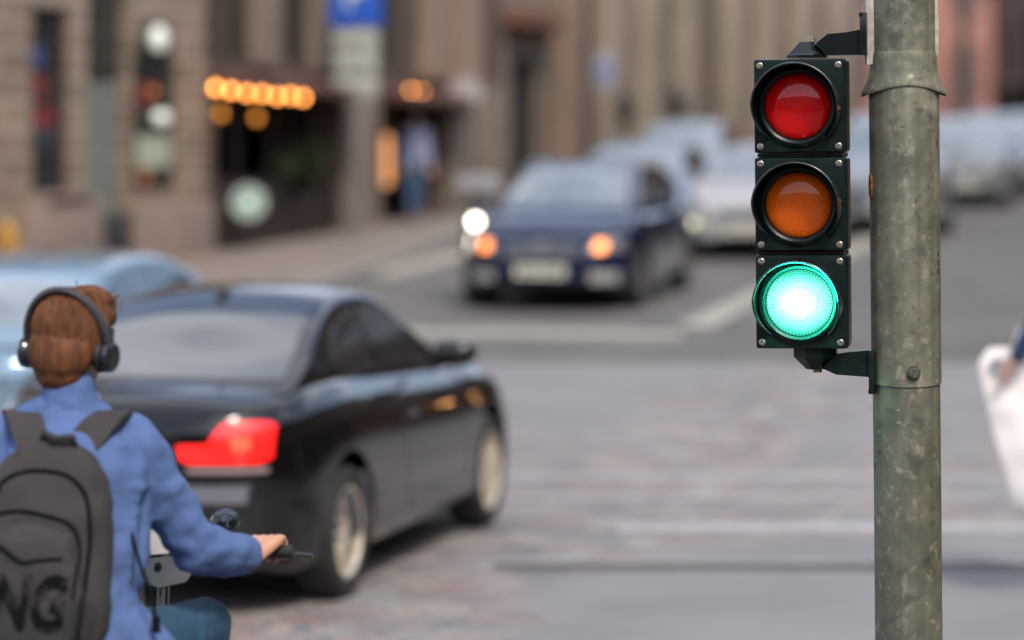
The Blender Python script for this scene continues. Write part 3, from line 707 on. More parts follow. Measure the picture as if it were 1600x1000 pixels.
class Car:
    def __init__(s, name, label, cat, x, y, head, paint, L=4.4, W=1.78, H=1.44, wb=2.66, off=0., r=.32, top=None, roof=None, rw=.60, plan=(7, .30), zb=.19, group=None,
                 glass=None, nx=64, side=None, rimm=None, dark=False, bots=None, sec2=None, gb=.865):
        s.gb = gb
        s.L, s.W, s.H, s.wb, s.off, s.r = L, W, H, wb, off, r
        hx, hy = math.cos(head), math.sin(head)
        zf, zr_ = g(y + hy * wb / 2), g(y - hy * wb / 2); pitch = -math.atan2(zf - zr_, wb)
        s.root = thing(name, label, cat, (x, y, (zf + zr_) / 2), (0, 0, 0), group)
        s.root.rotation_mode = 'QUATERNION'
        s.root.rotation_quaternion = (Matrix.Rotation(head, 4, 'Z') @ Matrix.Rotation(pitch, 4, 'Y')).to_quaternion()
        s.ztop = curve(top); s.plan = plan; s.zb0 = zb; s.glass = glass or M_glass; s.rw = rw; s.rc = curve(roof); s.rx = (roof[0][0], roof[-1][0])
        # lower body
        bm = bmesh.new(); rings = []
        xs = [-math.cos(PI * i / nx) * L / 2 for i in range(nx + 1)]
        for xx in xs:
            w_ = s.hw(xx); zt = s.ztop(xx); e = abs(xx) / (L / 2); z0 = zb + .10 * max(0, e - .86) / .14; h = zt - z0
            dn = .05 * max(0, e - .93) / .07
            sec = [(0, z0), (.6, z0), (.86, z0 + .01), (.96, z0 + .05 * h + .01), (.995, z0 + .22 * h), (1.0, z0 + .5 * h), (.985, z0 + .70 * h), (.95, z0 + .86 * h), (.885, z0 + .965 * h), (.78, zt + .004 - dn * .3), (.4, zt + .018 - dn), (0, zt + .024 - dn)]
            if sec2: sec[5:10] = [(1.0, z0 + .5 * h), (.985, z0 + .68 * h), (.945, z0 + .83 * h), (.875, z0 + .93 * h), (.78, zt - .012 - dn * .3)]
            sec = catm(sec, 3)
            half = [(w_ * a, b) for a, b in sec]
            full = [(-a, b) for a, b in half[::-1]] + half[1:]
            rings.append([bm.verts.new((xx, a, b)) for a, b in full[:-1]])
        n = len(rings[0])
        for a, b in zip(rings, rings[1:]):
            for k in range(n): bm.faces.new((a[k], a[(k + 1) % n], b[(k + 1) % n], b[k]))
        bm.faces.new(rings[0][::-1]); bm.faces.new(rings[-1])
        bmesh.ops.remove_doubles(bm, verts=bm.verts[:], dist=1e-5)
        bmesh.ops.recalc_face_normals(bm, faces=bm.faces[:])
        # wheel arches cut out
        cb = bmesh.new()
        for sx in (-1, 1):
            for sy in (-1, 1):
                M_ = Matrix.Translation((sx * wb / 2 + off, sy * (W / 2 - .13), r + .02)) @ Matrix.Rotation(R(90), 4, 'X')
                lathe(cb, [(0, -.16), (r + .055, -.16), (r + .07, .16), (0, .16)] if sy > 0 else [(0, -.16), (r + .07, -.16), (r + .055, .16), (0, .16)], M_, 40)
        bmesh.ops.recalc_face_normals(cb, faces=cb.faces[:])
        cm = bpy.data.meshes.new('cut'); cb.to_mesh(cm); cb.free(); co = bpy.data.objects.new('cut', cm); COL.objects.link(co)
        b2 = evaluated(bm, [('BOOLEAN', dict(operation='DIFFERENCE', solver='EXACT', object=co))])
        bpy.data.objects.remove(co)
        s.bvh = BVHTree.FromBMesh(b2)
        s.body = obj('body', b2, paint, s.root, angle=40)
        # greenhouse
        bm = bmesh.new(); rings = []; x0, x1 = s.rx; ng = 44; mxz = max(s.rc(x0 + (x1 - x0) * i / 100) for i in range(101))
        for i in range(ng + 1):
            xx = x0 + (x1 - x0) * (.5 - .5 * math.cos(PI * i / ng)); zt = s.ztop(xx) - .02; zr = max(s.rc(xx), zt + .012)
            wbase = s.hw(xx) * s.gb; hh = mxz - zt; q = min(1, (zr - zt) / hh)
            wt = wbase + (min(rw, wbase) - wbase) * q
            rnd = .09 * q
            sec = [(wbase, zt), (wbase + (wt - wbase) * .35, zt + (zr - zt) * .35), (wt + .012, zr - rnd - .02 * q), (wt - .02 * q, zr - rnd * .45), (wt - .09 * q, zr - .012 * q), (wt * .5, zr + .012 * q), (0, zr + .02 * q)]
            sec = catm(sec, 3); full = [(-a, b) for a, b in sec] + [(a, b) for a, b in sec[::-1]][1:]
            rings.append([bm.verts.new((xx, a, b)) for a, b in full])
        n = len(rings[0])
        for a, b in zip(rings, rings[1:]):
            for k in range(n - 1): bm.faces.new((a[k], a[k + 1], b[k + 1], b[k]))
        bm.faces.new(rings[0]); bm.faces.new(rings[-1][::-1])
        bmesh.ops.recalc_face_normals(bm, faces=bm.faces[:])
        s.gbvh = BVHTree.FromBMesh(bm); s.roof = obj('roof', bm, paint, s.root, angle=60)
        s.both = None
        # wheels
        if not dark:
            for sx in (-1, 1):
                for sy in (-1, 1): s.wheel(sx * wb / 2 + off, sy * (W / 2 - .115), sy, rimm or M_rim)
    def hw(s, x):
        e = min(1, abs(x) / (s.L / 2)); p, q = s.plan
        return s.W / 2 * max(.0, 1 - .97 * e ** p) ** q
    def wheel(s, x, y, sy, rimm):
        r = s.r; t = bpy.data.objects.new('wheel', None); link(t, s.root); t.location = (x, y, r)
        M_ = Matrix.Rotation(R(-90 * sy), 4, 'X')
        bm = bmesh.new(); w_ = .105
        lathe(bm, [(r * .68, -w_), (r * .9, -w_), (r * .98, -w_ * .8), (r, -w_ * .3), (r, w_ * .3), (r * .98, w_ * .8), (r * .9, w_), (r * .72, w_ * .95), (r * .68, w_ * .8)], M_, 40, close=True); obj('tyre', bm, M_rubber, t)
        bm = bmesh.new()
        lathe(bm, [(0, -.02), (r * .69, -.02), (r * .69, w_ * .86), (r * .64, w_ * .8), (r * .62, .0), (0, .0)], M_, 40, mi=1)
        lathe(bm, [(r * .60, w_ * .5), (r * .70, w_ * .5), (r * .70, w_ * .9), (r * .66, w_ * .92), (r * .60, w_ * .7)], M_, 40, close=True)
        lathe(bm, [(0, .02), (r * .17, .02), (r * .15, w_ * .75), (0, w_ * .78)], M_, 24)
        for k in range(10):
            a = 2 * PI * k / 10; Mk = M_ @ Matrix.Rotation(a, 4, 'Z')
            box(bm, (r * .38, 0, w_ * .55), (r * .56, r * .085, w_ * .4), .006, 1, Mk)
        obj('rim', bm, [rimm, mat('brake_dark', (.04, .038, .035), .6)], t)
    def patch(s, name, m, P, D, ni, nj, off=.006, th=.02, bvh=None, parent=None, maxd=4):
        """surface patch: grid of points P(i/ni, j/nj) thrown along D onto the body shell, given thickness"""
        D = Vector(D).normalized(); bvhs = [bvh] if bvh else [s.bvh, s.gbvh]
        bm = bmesh.new(); G = {}
        for i in range(ni + 1):
            for j in range(nj + 1):
                o = Vector(P(i / ni, j / nj)); best = None
                for b in bvhs:
                    h, nn, _, d = b.ray_cast(o, D, maxd)
                    if h is not None and (best is None or d < best[1]): best = (h, d)
                if best: G[i, j] = (bm.verts.new(best[0] - D * off), bm.verts.new(best[0] + D * th))
        F = []
        for i in range(ni):
            for j in range(nj):
                q = [(i, j), (i + 1, j), (i + 1, j + 1), (i, j + 1)]
                if all(k in G for k in q):
                    F.append(q); bm.faces.new([G[k][0] for k in q]); bm.faces.new([G[k][1] for k in q[::-1]])
        cnt = {}
        for q in F:
            for a, b in zip(q, q[1:] + q[:1]): cnt[(a, b)] = 1
        for a, b in cnt:
            if (b, a) not in cnt: bm.faces.new((G[a][1], G[b][1], G[b][0], G[a][0]))
        if not F: bm.free(); return None
        return obj(name, bm, m, parent or s.root, angle=40)
    def side_glass(s, wins, name='side_window', m=None):
        for sy in (-1, 1):
            for x0, x1, bot, top in wins:
                bt, tp = curve(bot), curve(top)
                s.patch(name, m or s.glass, lambda a, b: (x0 + (x1 - x0) * a, sy * 2, bt(x0 + (x1 - x0) * a) + (tp(x0 + (x1 - x0) * a) - bt(x0 + (x1 - x0) * a)) * b), (0, -sy, 0), 18, 6, bvh=s.gbvh)
    def screen(s, name, x0, x1, w0, w1, m=None):
        """front or rear window: thrown straight down onto the greenhouse between x0 and x1, half-width w0 to w1"""
        s.patch(name, m or s.glass, lambda a, b: (x0 + (x1 - x0) * a, (w0 + (w1 - w0) * a) * (2 * b - 1), 3), (0, 0, -1), 12, 14, bvh=s.gbvh)
    def front(s, name, m, y0, y1, z0, z1, f=1, tilt=0, off=.012, th=.03, ni=10, nj=5, d=None, shape=None, parent=None):
        """lamp, grille or plate thrown onto the nose (f=1) or tail (f=-1)"""
        D = Vector(d or (-f, 0, 0))
        if shape: P = lambda a, b: (f * 3, *shape(a, b))
        else: P = lambda a, b: (f * 3, y0 + (y1 - y0) * a, z0 + (z1 - z0) * b)
        def Q(a, b):
            p = Vector(P(a, b)); return p + Vector((0, -D.y / abs(D.x) * .95, 0))
        return s.patch(name, m, Q, D, ni, nj, off, th, maxd=6, parent=parent)
    def seam(s, pts, w_=.012, sy=-1):
        """dark shut line drawn on the side as a thin inlaid strip through (x, z) points"""
        P = catm([tuple(p) for p in pts], 6); n = len(P) - 1
        def f(a, b):
            i = min(int(a * n + .5), n); x, z = P[i]; q = P[min(i + 1, n)]; o = P[max(i - 1, 0)]; d = Vector((q[0] - o[0], q[1] - o[1])).normalized()
            return (x - d.y * w_ * (b - .5), sy * 2, z + d.x * w_ * (b - .5))
        s.patch('door_seam', M_black_plastic, f, (0, -sy, 0), n, 1, off=.001, th=.004)
    def mirror(s, x, z, m, sc=1.0):
        for sy in (-1, 1):
            y = s.hw(x) * .93 * sy
            bm = bmesh.new(); superell(bm, (x, y + sy * .16, z + .05), (.09 * sc, .115 * sc, .075 * sc), .75); o = obj('mirror', bm, m, s.root)
            bm = bmesh.new(); limb(bm, (x + .02, y - sy * .04, z - .01), (x, y + sy * .09, z + .02), .025, .02, 4, sub=1); obj('mirror_arm', bm, m, o)
    def handle(s, x, z, m):
        for sy in (-1, 1):
            bm = bmesh.new(); h = s.bvh.ray_cast(Vector((x, sy * 2, z)), Vector((0, -sy, 0)), 3)[0]
            if h is None: bm.free(); continue
            y = h.y + sy * .018
            tube(bm, [(x - .11, h.y, z), (x - .09, y, z + .004), (x, y + sy * .006, z + .006), (x + .09, y, z + .004), (x + .11, h.y, z)], .012, 8); obj('door_handle', bm, m, s.root)

def paint(name, col, metal=.0, rough=.14, coat=1.0, var=.04):
    m = mat(name, col, rough, metal, coat, var=var, scale=3, spec=.08); m.node_tree.nodes['Principled BSDF'].inputs['Coat IOR'].default_value = 1.55; return m
SEDAN_TOP = [(-2.2, .86), (-2.12, .95), (-1.7, 1.00), (-1.2, 1.0), (0, .95), (.75, .93), (1.0, .94), (1.6, .87), (2.0, .76), (2.2, .62)]

for m_ in (M_glass,): m_.node_tree.nodes['Principled BSDF'].inputs['Coat IOR'].default_value = 1.55
# 1. black coupe, seen from behind
P_black = paint('black_paint', (.004, .0035, .004), rough=.22, coat=1.0); P_black.node_tree.nodes['Principled BSDF'].inputs['Coat IOR'].default_value = 1.6
W = 1.75; L = 4.36
c = Car('black_coupe', 'black two-door coupe with glowing red tail lamp beside the backpack rider', 'car', -1.28, 15.40, R(90 - 14.6), P_black, L=L, W=W, H=1.42, wb=2.66, off=-.02, r=.325,
        top=[(-2.18, .90), (-2.10, .975), (-1.85, 1.025), (-1.5, 1.06), (-1.2, 1.065), (-.6, 1.03), (.3, .99), (.65, .98), (.9, .99), (1.5, .94), (1.98, .76), (2.18, .60)],
        roof=[(-1.78, 1.03), (-1.45, 1.16), (-.95, 1.375), (-.65, 1.445), (-.35, 1.465), (-.02, 1.43), (.28, 1.29), (.60, 1.12), (.84, .95)], rw=.56, plan=(9, .30), zb=.18, sec2=True, gb=.81)
c.screen('rear_window', -1.66, -.86, .62, .50); c.screen('windshield', .04, .72, .50, .62)
c.side_glass([(-1.08, -.42, [(-1.08, 1.09), (-.42, 1.065)], [(-1.08, 1.13), (-.85, 1.28), (-.42, 1.365)]), (-.36, .50, [(-.36, 1.06), (.50, 1.03)], [(-.36, 1.375), (-.2, 1.375), (.0, 1.335), (.25, 1.225), (.50, 1.07)])])
def tl(sy):
    # L-shaped lamp: tall outboard half, low inboard half
    return lambda a, b: (sy * (.29 + .41 * a), .735 + .03 * (1 - min(1, a / .12)) + .02 * max(0, (a - .9) / .1) + b * (.085 * (.6 + .4 * min(1, a / .12)) if a < .35 else (.085 + .105 * (1 - (1 - min(1, (a - .35) / .22)) ** 2)) * (1 - .22 * max(0, (a - .85) / .15) ** 2)))
for sy in (-1, 1):
    o = c.front('tail_light', M_tail, 0, 0, 0, 0, f=-1, shape=tl(sy), ni=22, nj=8, off=.03, th=.02)
    if o:
        c.front('lamp_bulb', M_tailhot, sy * .54, sy * .62, .795, .855, f=-1, off=.036, th=.01, parent=o, ni=6, nj=5)
        c.front('reversing_lens', M_taildark, sy * .34, sy * .69, .69, .716, f=-1, off=.03, th=.02, parent=o)
c.front('rear_bumper', P_black, -.86, .86, .30, .60, f=-1, off=.06, th=.03, ni=26, nj=8)
c.front('bumper_shelf', paint('black_bumper_shelf', (.13, .14, .17), rough=.25), -.62, .62, .555, .635, f=-1, off=.068, th=.06, ni=20, nj=2)  # pale blue-grey colour stands in for sky mirrored on the shelf
c.front('number_plate', M_plate, -.26, .26, .42, .53, f=-1, off=.075); c.front('diffuser', M_black_plastic, -.6, .6, .2, .30, f=-1, off=.02)
bm = bmesh.new(); superell(bm, (-.80, 0, 1.425), (.09, .025, .055), .8); obj('antenna_fin', bm, P_black, c.root)
c.mirror(.14, 1.04, P_black); c.handle(-.30, .80, P_black)
c.seam([(-.38, .98), (-.42, .75), (-.40, .45), (-.25, .26)]); c.seam([(.72, .95), (.74, .7), (.76, .4), (.76, .26)]); c.seam([(-.24, .255), (.3, .245), (.78, .255)])
bm = bmesh.new()
for y in (-.52, -.44): lathe(bm, [(.035, 0), (.042, 0), (.042, .12), (.035, .12)], Matrix.Translation((-2.14, -y, .24)) @ Matrix.Rotation(R(90), 4, 'Y'), 16, close=True)
obj('exhaust_pipe', bm, M_chrome, c.root)
for sy in (-1, 1): c.front('headlight', M_lens, sy * .5, sy * .8, .60, .72, f=1)

# 2. dark blue car coming down the street
P_blue = paint('navy_paint', (.002, .008, .034), metal=.0); P_blue.node_tree.nodes['Principled BSDF'].inputs['Coat IOR'].default_value = 1.5
def front_kit(c, pt, amber=True, fog=True, head=M_lens, gy=.42, gz=(.56, .70), pz=(.36, .48), hy=(.50, .80), hz=(.60, .74), grille=True, plate=True):
    L = c.L
    if grille:
        o = c.front('grille', M_black_plastic, -gy, gy, gz[0], gz[1], ni=16)
        bm = bmesh.new()
        xg = c.bvh.ray_cast(Vector((3, 0, sum(gz) / 2)), Vector((-1, 0, 0)), 4)[0]
        if xg:
            for k in range(3):
                z = gz[0] + (gz[1] - gz[0]) * (k + .5) / 3
                P = []
                for y in [(-gy + .04) + (2 * gy - .08) * i / 10 for i in range(11)]:
                    h = c.bvh.ray_cast(Vector((3, y, z)), Vector((-1, 0, 0)), 4)[0]
                    if h: P.append(h + Vector((.02, 0, 0)))
                tube(bm, P, .008, 8)
            obj('grille_bar', bm, M_chrome, o)
            bm = bmesh.new(); Mg = Matrix.Translation((xg.x + .03, 0, sum(gz) / 2 + .02)) @ Matrix.Rotation(R(90), 4, 'Y')
            lathe(bm, [(.065, 0), (.078, 0), (.078, .02), (.065, .02)], Mg, 32, close=True); lathe(bm, [(0, .0), (.05, 0), (.045, .015), (0, .02)], Mg, 24)
            obj('emblem', bm, M_chrome, o)
    for sy in (-1, 1):
        o = c.front('headlight', head, 0, 0, 0, 0, shape=lambda a, b: (sy * (hy[0] + (hy[1] - hy[0]) * a), hz[0] + (hz[1] - hz[0]) * (b * (.75 + .25 * a)) + .02 * a), ni=10, nj=6)
        if amber and o:
            c.front('indicator', M_amber, sy * (hy[0] + hy[1] - .1) / 2 - .05, sy * (hy[0] + hy[1] - .1) / 2 + .05, hz[0] + .02, hz[0] + .12, off=.03, parent=o)
        if fog: c.front('fog_lamp', mat('fog_lens', (.40, .40, .38), .15, .3), sy * .5, sy * .76, .30, .42)
    if plate:
        pl = c.front('number_plate', M_plate, -.26, .26, pz[0], pz[1], off=.03, th=.01)
        bm = bmesh.new()
        h = c.bvh.ray_cast(Vector((3, 0, sum(pz) / 2)), Vector((-1, 0, 0)), 4)[0]
        if h:
            rr = random.Random(3)
            for k in range(7):
                if k == 3: continue
                box(bm, (h.x + .033, -.18 + k * .06, sum(pz) / 2), (.004, .034, .07))
            box(bm, (h.x + .0312, .0, sum(pz) / 2), (.002, .42, .012))
            obj('plate_marking', bm, mat('plate_ink', (.16, .15, .13), .6), pl)
    c.front('lower_intake', M_black_plastic, -.42, .42, .22, .33, off=.012)
def std_glass(c, k=0):
    c.screen('rear_window', c.rx[0] + .16, c.rx[0] + .62, .60, .50); c.screen('windshield', c.rx[1] - .98, c.rx[1] - .14, c.rw * .9, c.rw * 1.12)
M_rim2 = mat('dark_alloy_rim', (.16, .15, .14), .4, .6)
M_glass_sky = mat('car_glass_pale', (.13, .17, .20), .05, spec=1, coat=1, var=.2)  # sky reflection painted into the base colour of the screens
c = Car('dark_blue_car', 'dark blue car with amber indicators lit, coming towards the crossing', 'car', .30 + .51, 30.9, R(-90 - 13.5), P_blue, L=4.45, W=1.80, H=1.46, wb=2.65, r=.33,
        top=[(-2.22, .80), (-2.1, .96), (-1.5, 1.0), (-.5, .98), (.5, .95), (.85, .96), (1.0, .98), (1.6, .90), (2.0, .77), (2.22, .60)],
        roof=[(-2.0, .98), (-1.75, 1.2), (-1.3, 1.40), (-.6, 1.46), (0, 1.45), (.35, 1.39), (.75, 1.20), (1.25, .94)], rw=.60, plan=(8, .30), glass=M_glass_sky, rimm=M_rim2)
std_glass(c)
c.side_glass([(-1.5, -.62, [(-1.5, 1.06), (-.62, 1.03)], [(-1.5, 1.22), (-1.2, 1.33), (-.62, 1.375)]), (-.55, .72, [(-.55, 1.03), (.72, 1.01)], [(-.55, 1.375), (0, 1.36), (.3, 1.30), (.72, 1.1)])], m=M_glass)
front_kit(c, P_blue); c.mirror(.74, 1.0, P_blue); c.handle(-.4, .80, M_chrome); c.seam([(-.58, .98), (-.6, .6), (-.55, .28)], sy=1); c.seam([(.8, .95), (.8, .6), (.75, .28)], sy=1)
for sy in (-1, 1):
    P = []
    for i in range(15):
        x = -1.35 + 1.85 * i / 14; h = c.gbvh.ray_cast(Vector((x, sy * .57, 3)), Vector((0, 0, -1)), 3)[0]; P.append(h + Vector((0, 0, .035 if 0 < i < 14 else 0)))
    bm = bmesh.new(); tube(bm, P, .02, 8); obj('roof_rail', bm, M_chrome, c.root)
    # bright window-line trim
    pp = []
    for x, z in ((-1.55, 1.22), (-1.2, 1.36), (-.6, 1.405), (0, 1.39), (.32, 1.33), (.75, 1.12), (.95, 1.0)):
        h = c.gbvh.ray_cast(Vector((x, sy * 2, z)), Vector((0, -sy, 0)), 3)[0]
        if h: pp.append(tuple(h))
    bm = bmesh.new(); tube(bm, catm(pp, 4), .018, 8); obj('window_trim', bm, M_chrome, c.root)
front_lamp = wpt

# 3. others
P_white = paint('white_paint', (.37, .36, .37)); P_sblue = paint('silver_blue_paint', (.20, .30, .40), metal=.4); P_silver = paint('silver_paint', (.26, .29, .32), metal=.6); P_pblue = paint('pale_blue_paint', (.15, .22, .29), metal=.4)
P_grey = paint('grey_paint', (.18, .20, .22), metal=.4); P_blk2 = paint('dark_grey_paint', (.03, .033, .04))
def generic(name, label, cat, x, y, head, pt, L=4.4, W=1.78, H=1.46, group=None, kind='hatch', amber=False, head_m=M_lens, fog=True):
    f = L / 4.4; h = H / 1.46
    if kind == 'hatch':
        top = [(-2.2 * f, .80), (-2.1 * f, .96), (-1.5 * f, 1.0), (-.5, .98), (.5, .95), (.85, .96), (1.0, .98), (1.6 * f, .90), (2.0 * f, .77), (2.2 * f, .60)]
        roof = [(-2.0 * f, .98), (-1.75 * f, 1.2), (-1.3 * f, 1.40), (-.6, 1.46), (0, 1.45), (.35, 1.39), (.75, 1.20), (1.25, .94)]
        sg = [(-1.5 * f, -.62, [(-1.5 * f, 1.06), (-.62, 1.03)], [(-1.5 * f, 1.22), (-1.2, 1.33), (-.62, 1.375)]), (-.55, .72, [(-.55, 1.03), (.72, 1.01)], [(-.55, 1.375), (0, 1.36), (.3, 1.30), (.72, 1.1)])]
    else:
        top = [(-2.2 * f, .84), (-2.1 * f, .95), (-1.6 * f, 1.0), (-1.1, 1.0), (-.5, .98), (.5, .95), (.85, .96), (1.0, .97), (1.6 * f, .88), (2.0 * f, .75), (2.2 * f, .60)]
        roof = [(-1.75 * f, .99), (-1.3, 1.24), (-.8, 1.42), (-.3, 1.46), (.1, 1.45), (.45, 1.37), (.8, 1.20), (1.3, .94)]
        sg = [(-1.1, -.40, [(-1.1, 1.05), (-.40, 1.03)], [(-1.1, 1.17), (-.8, 1.32), (-.40, 1.37)]), (-.34, .78, [(-.34, 1.03), (.78, 1.01)], [(-.34, 1.37), (.1, 1.36), (.4, 1.28), (.78, 1.08)])]
    k = lambda P: [(a, b * h) for a, b in P]
    c = Car(name, label, cat, x, y, head, pt, L=L, W=W, H=H, wb=2.65 * f, r=.33 * (1 + (h - 1) * .4), top=k(top), roof=k(roof), rw=.60 * W / 1.78, plan=(8, .30), glass=M_glass_sky, group=group, nx=44, rimm=M_rim2)
    std_glass(c); c.side_glass([(a, b, k(p), k(q)) for a, b, p, q in sg], m=M_glass)
    front_kit(c, pt, amber=amber, head=head_m, gz=(.56 * h, .70 * h), hz=(.62 * h, .76 * h), fog=fog)
    for sy in ((-1, 1) if name != 'silver_sedan' else (1,)): c.front('tail_light', mat('red_lens', (.10, .008, .008), .1, coat=1), sy * .52, sy * .82, .70 * h, .86 * h, f=-1)
    c.mirror(.76, 1.0 * h, pt); c.handle(-.4, .82 * h, pt)
    return c
c = generic('white_car', 'white car waiting behind the dark blue car, partly behind the traffic light', 'car', 3.02 + .5, 39.2, R(-90 - 12), P_white, kind='sedan', W=1.82)
for sy in (1, -1):
    c.front('daytime_lamp', mat('pale_yellow_lamp', (1, .95, .7), .3, emis=(.95, .9, .55), estr=2.3), sy * .70, sy * .80, .46, .54, off=.05)
generic('pale_blue_hatchback', 'pale blue car roof close behind the dark blue car', 'car', 1.35 + .45, 39.3, R(-90 - 10), P_pblue, H=1.50)
generic('silver_blue_car', 'silver blue car farther back between the dark blue and the white car', 'car', 2.95, 48.2, R(-90 - 10), P_silver, H=1.62)
generic('silver_van', 'tall silver blue car behind the traffic light and the grey pole', 'car', 5.95, 44.6, R(-90 - 9), P_silver, L=4.7, W=1.92, H=1.78)
generic('silver_parked_car', 'grey car parked just right of the grey pole in the far row', 'parked car', 8.35, 53, R(-90 - 6), P_grey, H=1.60, group='cars parked in the far row at the right')
generic('silver_parked_car', 'pale blue car parked in the middle of the far row, below the round blue sign', 'parked car', 9.95, 58.5, R(-90 - 6), P_pblue, H=1.58, group='cars parked in the far row at the right')
generic('silver_parked_car', 'silver car at the far right edge of the photo, last of the far row', 'parked car', 11.7, 63, R(-90 - 6), P_silver, H=1.55, group='cars parked in the far row at the right')
# pale car ahead of the coupe in the next lane
generic('silver_sedan', 'silver blue car behind the rider with headphones, left of the black coupe', 'car', -3.0, 19.3, R(90 - 14), P_sblue, kind='sedan', H=1.42)

# 4. motor scooter with its headlamp on
p = wpt(752, 345, 30.2); zb = g(30.2)
t = thing('motor_scooter', 'dark motor scooter with bright white headlamp lit, left of the dark blue car', 'scooter', (p.x, p.y, zb), (0, 0, R(-100)))
P_sc = paint('scooter_paint', (.035, .03, .028)); hz = p.z - zb
bm = bmesh.new(); limb(bm, (-.55, 0, .62), (-.1, 0, .50), .15, .13, 7, (1.3, .8, 1)); limb(bm, (-.1, 0, .35), (.28, 0, .32), .09, .08, 6, (1, 1.5, .6)); limb(bm, (.32, 0, .38), (.22, 0, hz - .02), .13, .12, 9, (.6, 1.2, 1)); blob('body', bm, P_sc, t, .02, 3)
bm = bmesh.new(); superell(bm, (-.45, 0, .80), (.38, .14, .05), .6); obj('seat', bm, M_rubber, t)
for x in (.50, -.72):
    w_ = bpy.data.objects.new('wheel', None); link(w_, t); w_.location = (x, 0, .24); Mw = Matrix.Rotation(R(90), 4, 'X')
    bm = bmesh.new(); lathe(bm, [(.15, -.05), (.21, -.055), (.24, 0), (.21, .055), (.15, .05)], Mw, 32, close=True); obj('tyre', bm, M_rubber, w_)
    bm = bmesh.new(); lathe(bm, [(0, -.03), (.155, -.035), (.155, .035), (0, .03)], Mw, 24); obj('rim', bm, M_rim, w_)
bm = bmesh.new(); tube(bm, [(.5, .07, .24), (.42, .07, .5), (.30, .05, .7)], .022, 8); tube(bm, [(.5, -.07, .24), (.42, -.07, .5), (.30, -.05, .7)], .022, 8); obj('fork', bm, M_chrome, t)
bm = bmesh.new(); tube(bm, [(.1, -.32, hz + .2), (.16, -.2, hz + .19), (.2, 0, hz + .12), (.16, .2, hz + .19), (.1, .32, hz + .2)], .016, 8); obj('handlebar', bm, M_black_plastic, t)
bm = bmesh.new(); superell(bm, (.345, 0, hz), (.03, .055, .055), .9); obj('headlight', bm, M_headlamp, t)
bm = bmesh.new()
for i in range(9):
    pass
superell(bm, (.17, 0, hz + .40), (.02, .24, .10), .6); obj('windscreen', bm, mat('screen_grey', (.24, .24, .25), .2), t)

# ---------------------------------------------------------------- people
M_skin = mat('skin', (.52, .27, .18), .5, var=.08, scale=20); M_skin.node_tree.nodes['Principled BSDF'].inputs['Subsurface Weight'].default_value = .1
def hair_mat(name, a, b):
    m = bpy.data.materials.new(name); m.use_nodes = True; t = m.node_tree; p = t.nodes['Principled BSDF']
    tc = N(t, 'ShaderNodeTexCoord'); mp = N(t, 'ShaderNodeMapping'); mp.inputs['Scale'].default_value = (90, 90, 9); t.links.new(tc.outputs['Object'], mp.inputs[0])
    n = N(t, 'ShaderNodeTexNoise'); n.inputs['Scale'].default_value = 1; n.inputs['Detail'].default_value = 4; t.links.new(mp.outputs[0], n.inputs['Vector'])
    t.links.new(ramp(t, n.outputs[0], [(.3, a), (.7, b)]), p.inputs['Base Color']); p.inputs['Roughness'].default_value = .75; p.inputs['Specular IOR Level'].default_value = .25
    bp = N(t, 'ShaderNodeBump'); bp.inputs['Strength'].default_value = .4; bp.inputs['Distance'].default_value = .004; t.links.new(n.outputs[0], bp.inputs['Height']); t.links.new(bp.outputs[0], p.inputs['Normal'])
    return m
M_hair = hair_mat('auburn_hair', (.060, .023, .010), (.165, .064, .026)); M_hair2 = hair_mat('dark_hair', (.02, .014, .01), (.06, .04, .03))

def hand(bm, wrist, fwd, up, side, curl=(60, 80, 50), s=1.0, thumb_curl=20):
    """palm, four fingers of unequal length and a thumb; side points to the thumb"""
    F, U, T = Vector(fwd).normalized(), Vector(up).normalized(), Vector(side).normalized(); w_ = Vector(wrist)
    Mo = Matrix((T, F, U)).transposed()
    for k in range(6):
        q = k / 5; ellip(bm, w_ + F * (.012 + .072 * q) * s, (.030 * s + .010 * s * q, .020 * s, .017 * s), Mo, sub=2)
    for i, (ln, off) in enumerate(((.072, .031), (.080, .0105), (.075, -.0105), (.060, -.031))):
        base = w_ + F * (.090 - .004 * abs(i - 1)) * s + T * off * s; d = F.copy(); u_ = U.copy(); p = base
        for j, (fr, cu) in enumerate(zip((.45, .31, .24), curl)):
            rot = Matrix.Rotation(R(-cu - i * 3), 3, T); d = (rot @ d)
            # bend towards the palm (down): pick the sense that lowers along U
            if d.dot(U) > 0.001 and cu > 5: d = Matrix.Rotation(R(2 * (cu + i * 3)), 3, T) @ d
            e = p + d * ln * fr * s; limb(bm, p, e, (.0098 - .0010 * j) * s, (.0090 - .0010 * j) * s, 5, sub=1); p = e
            F2_ = d
            # local up follows the bend
            U2 = T.cross(d); U = U if False else U
    tb = w_ + F * .028 * s + T * .030 * s - U * .004 * s
    t1 = tb + (F * .55 + T * .6 - U * .45).normalized() * .038 * s; t2 = t1 + (F * .75 + T * .05 - U * .65).normalized() * .034 * s
    limb(bm, tb, t1, .0135 * s, .011 * s, 5, sub=1); limb(bm, t1, t2, .011 * s, .0088 * s, 5, sub=1)

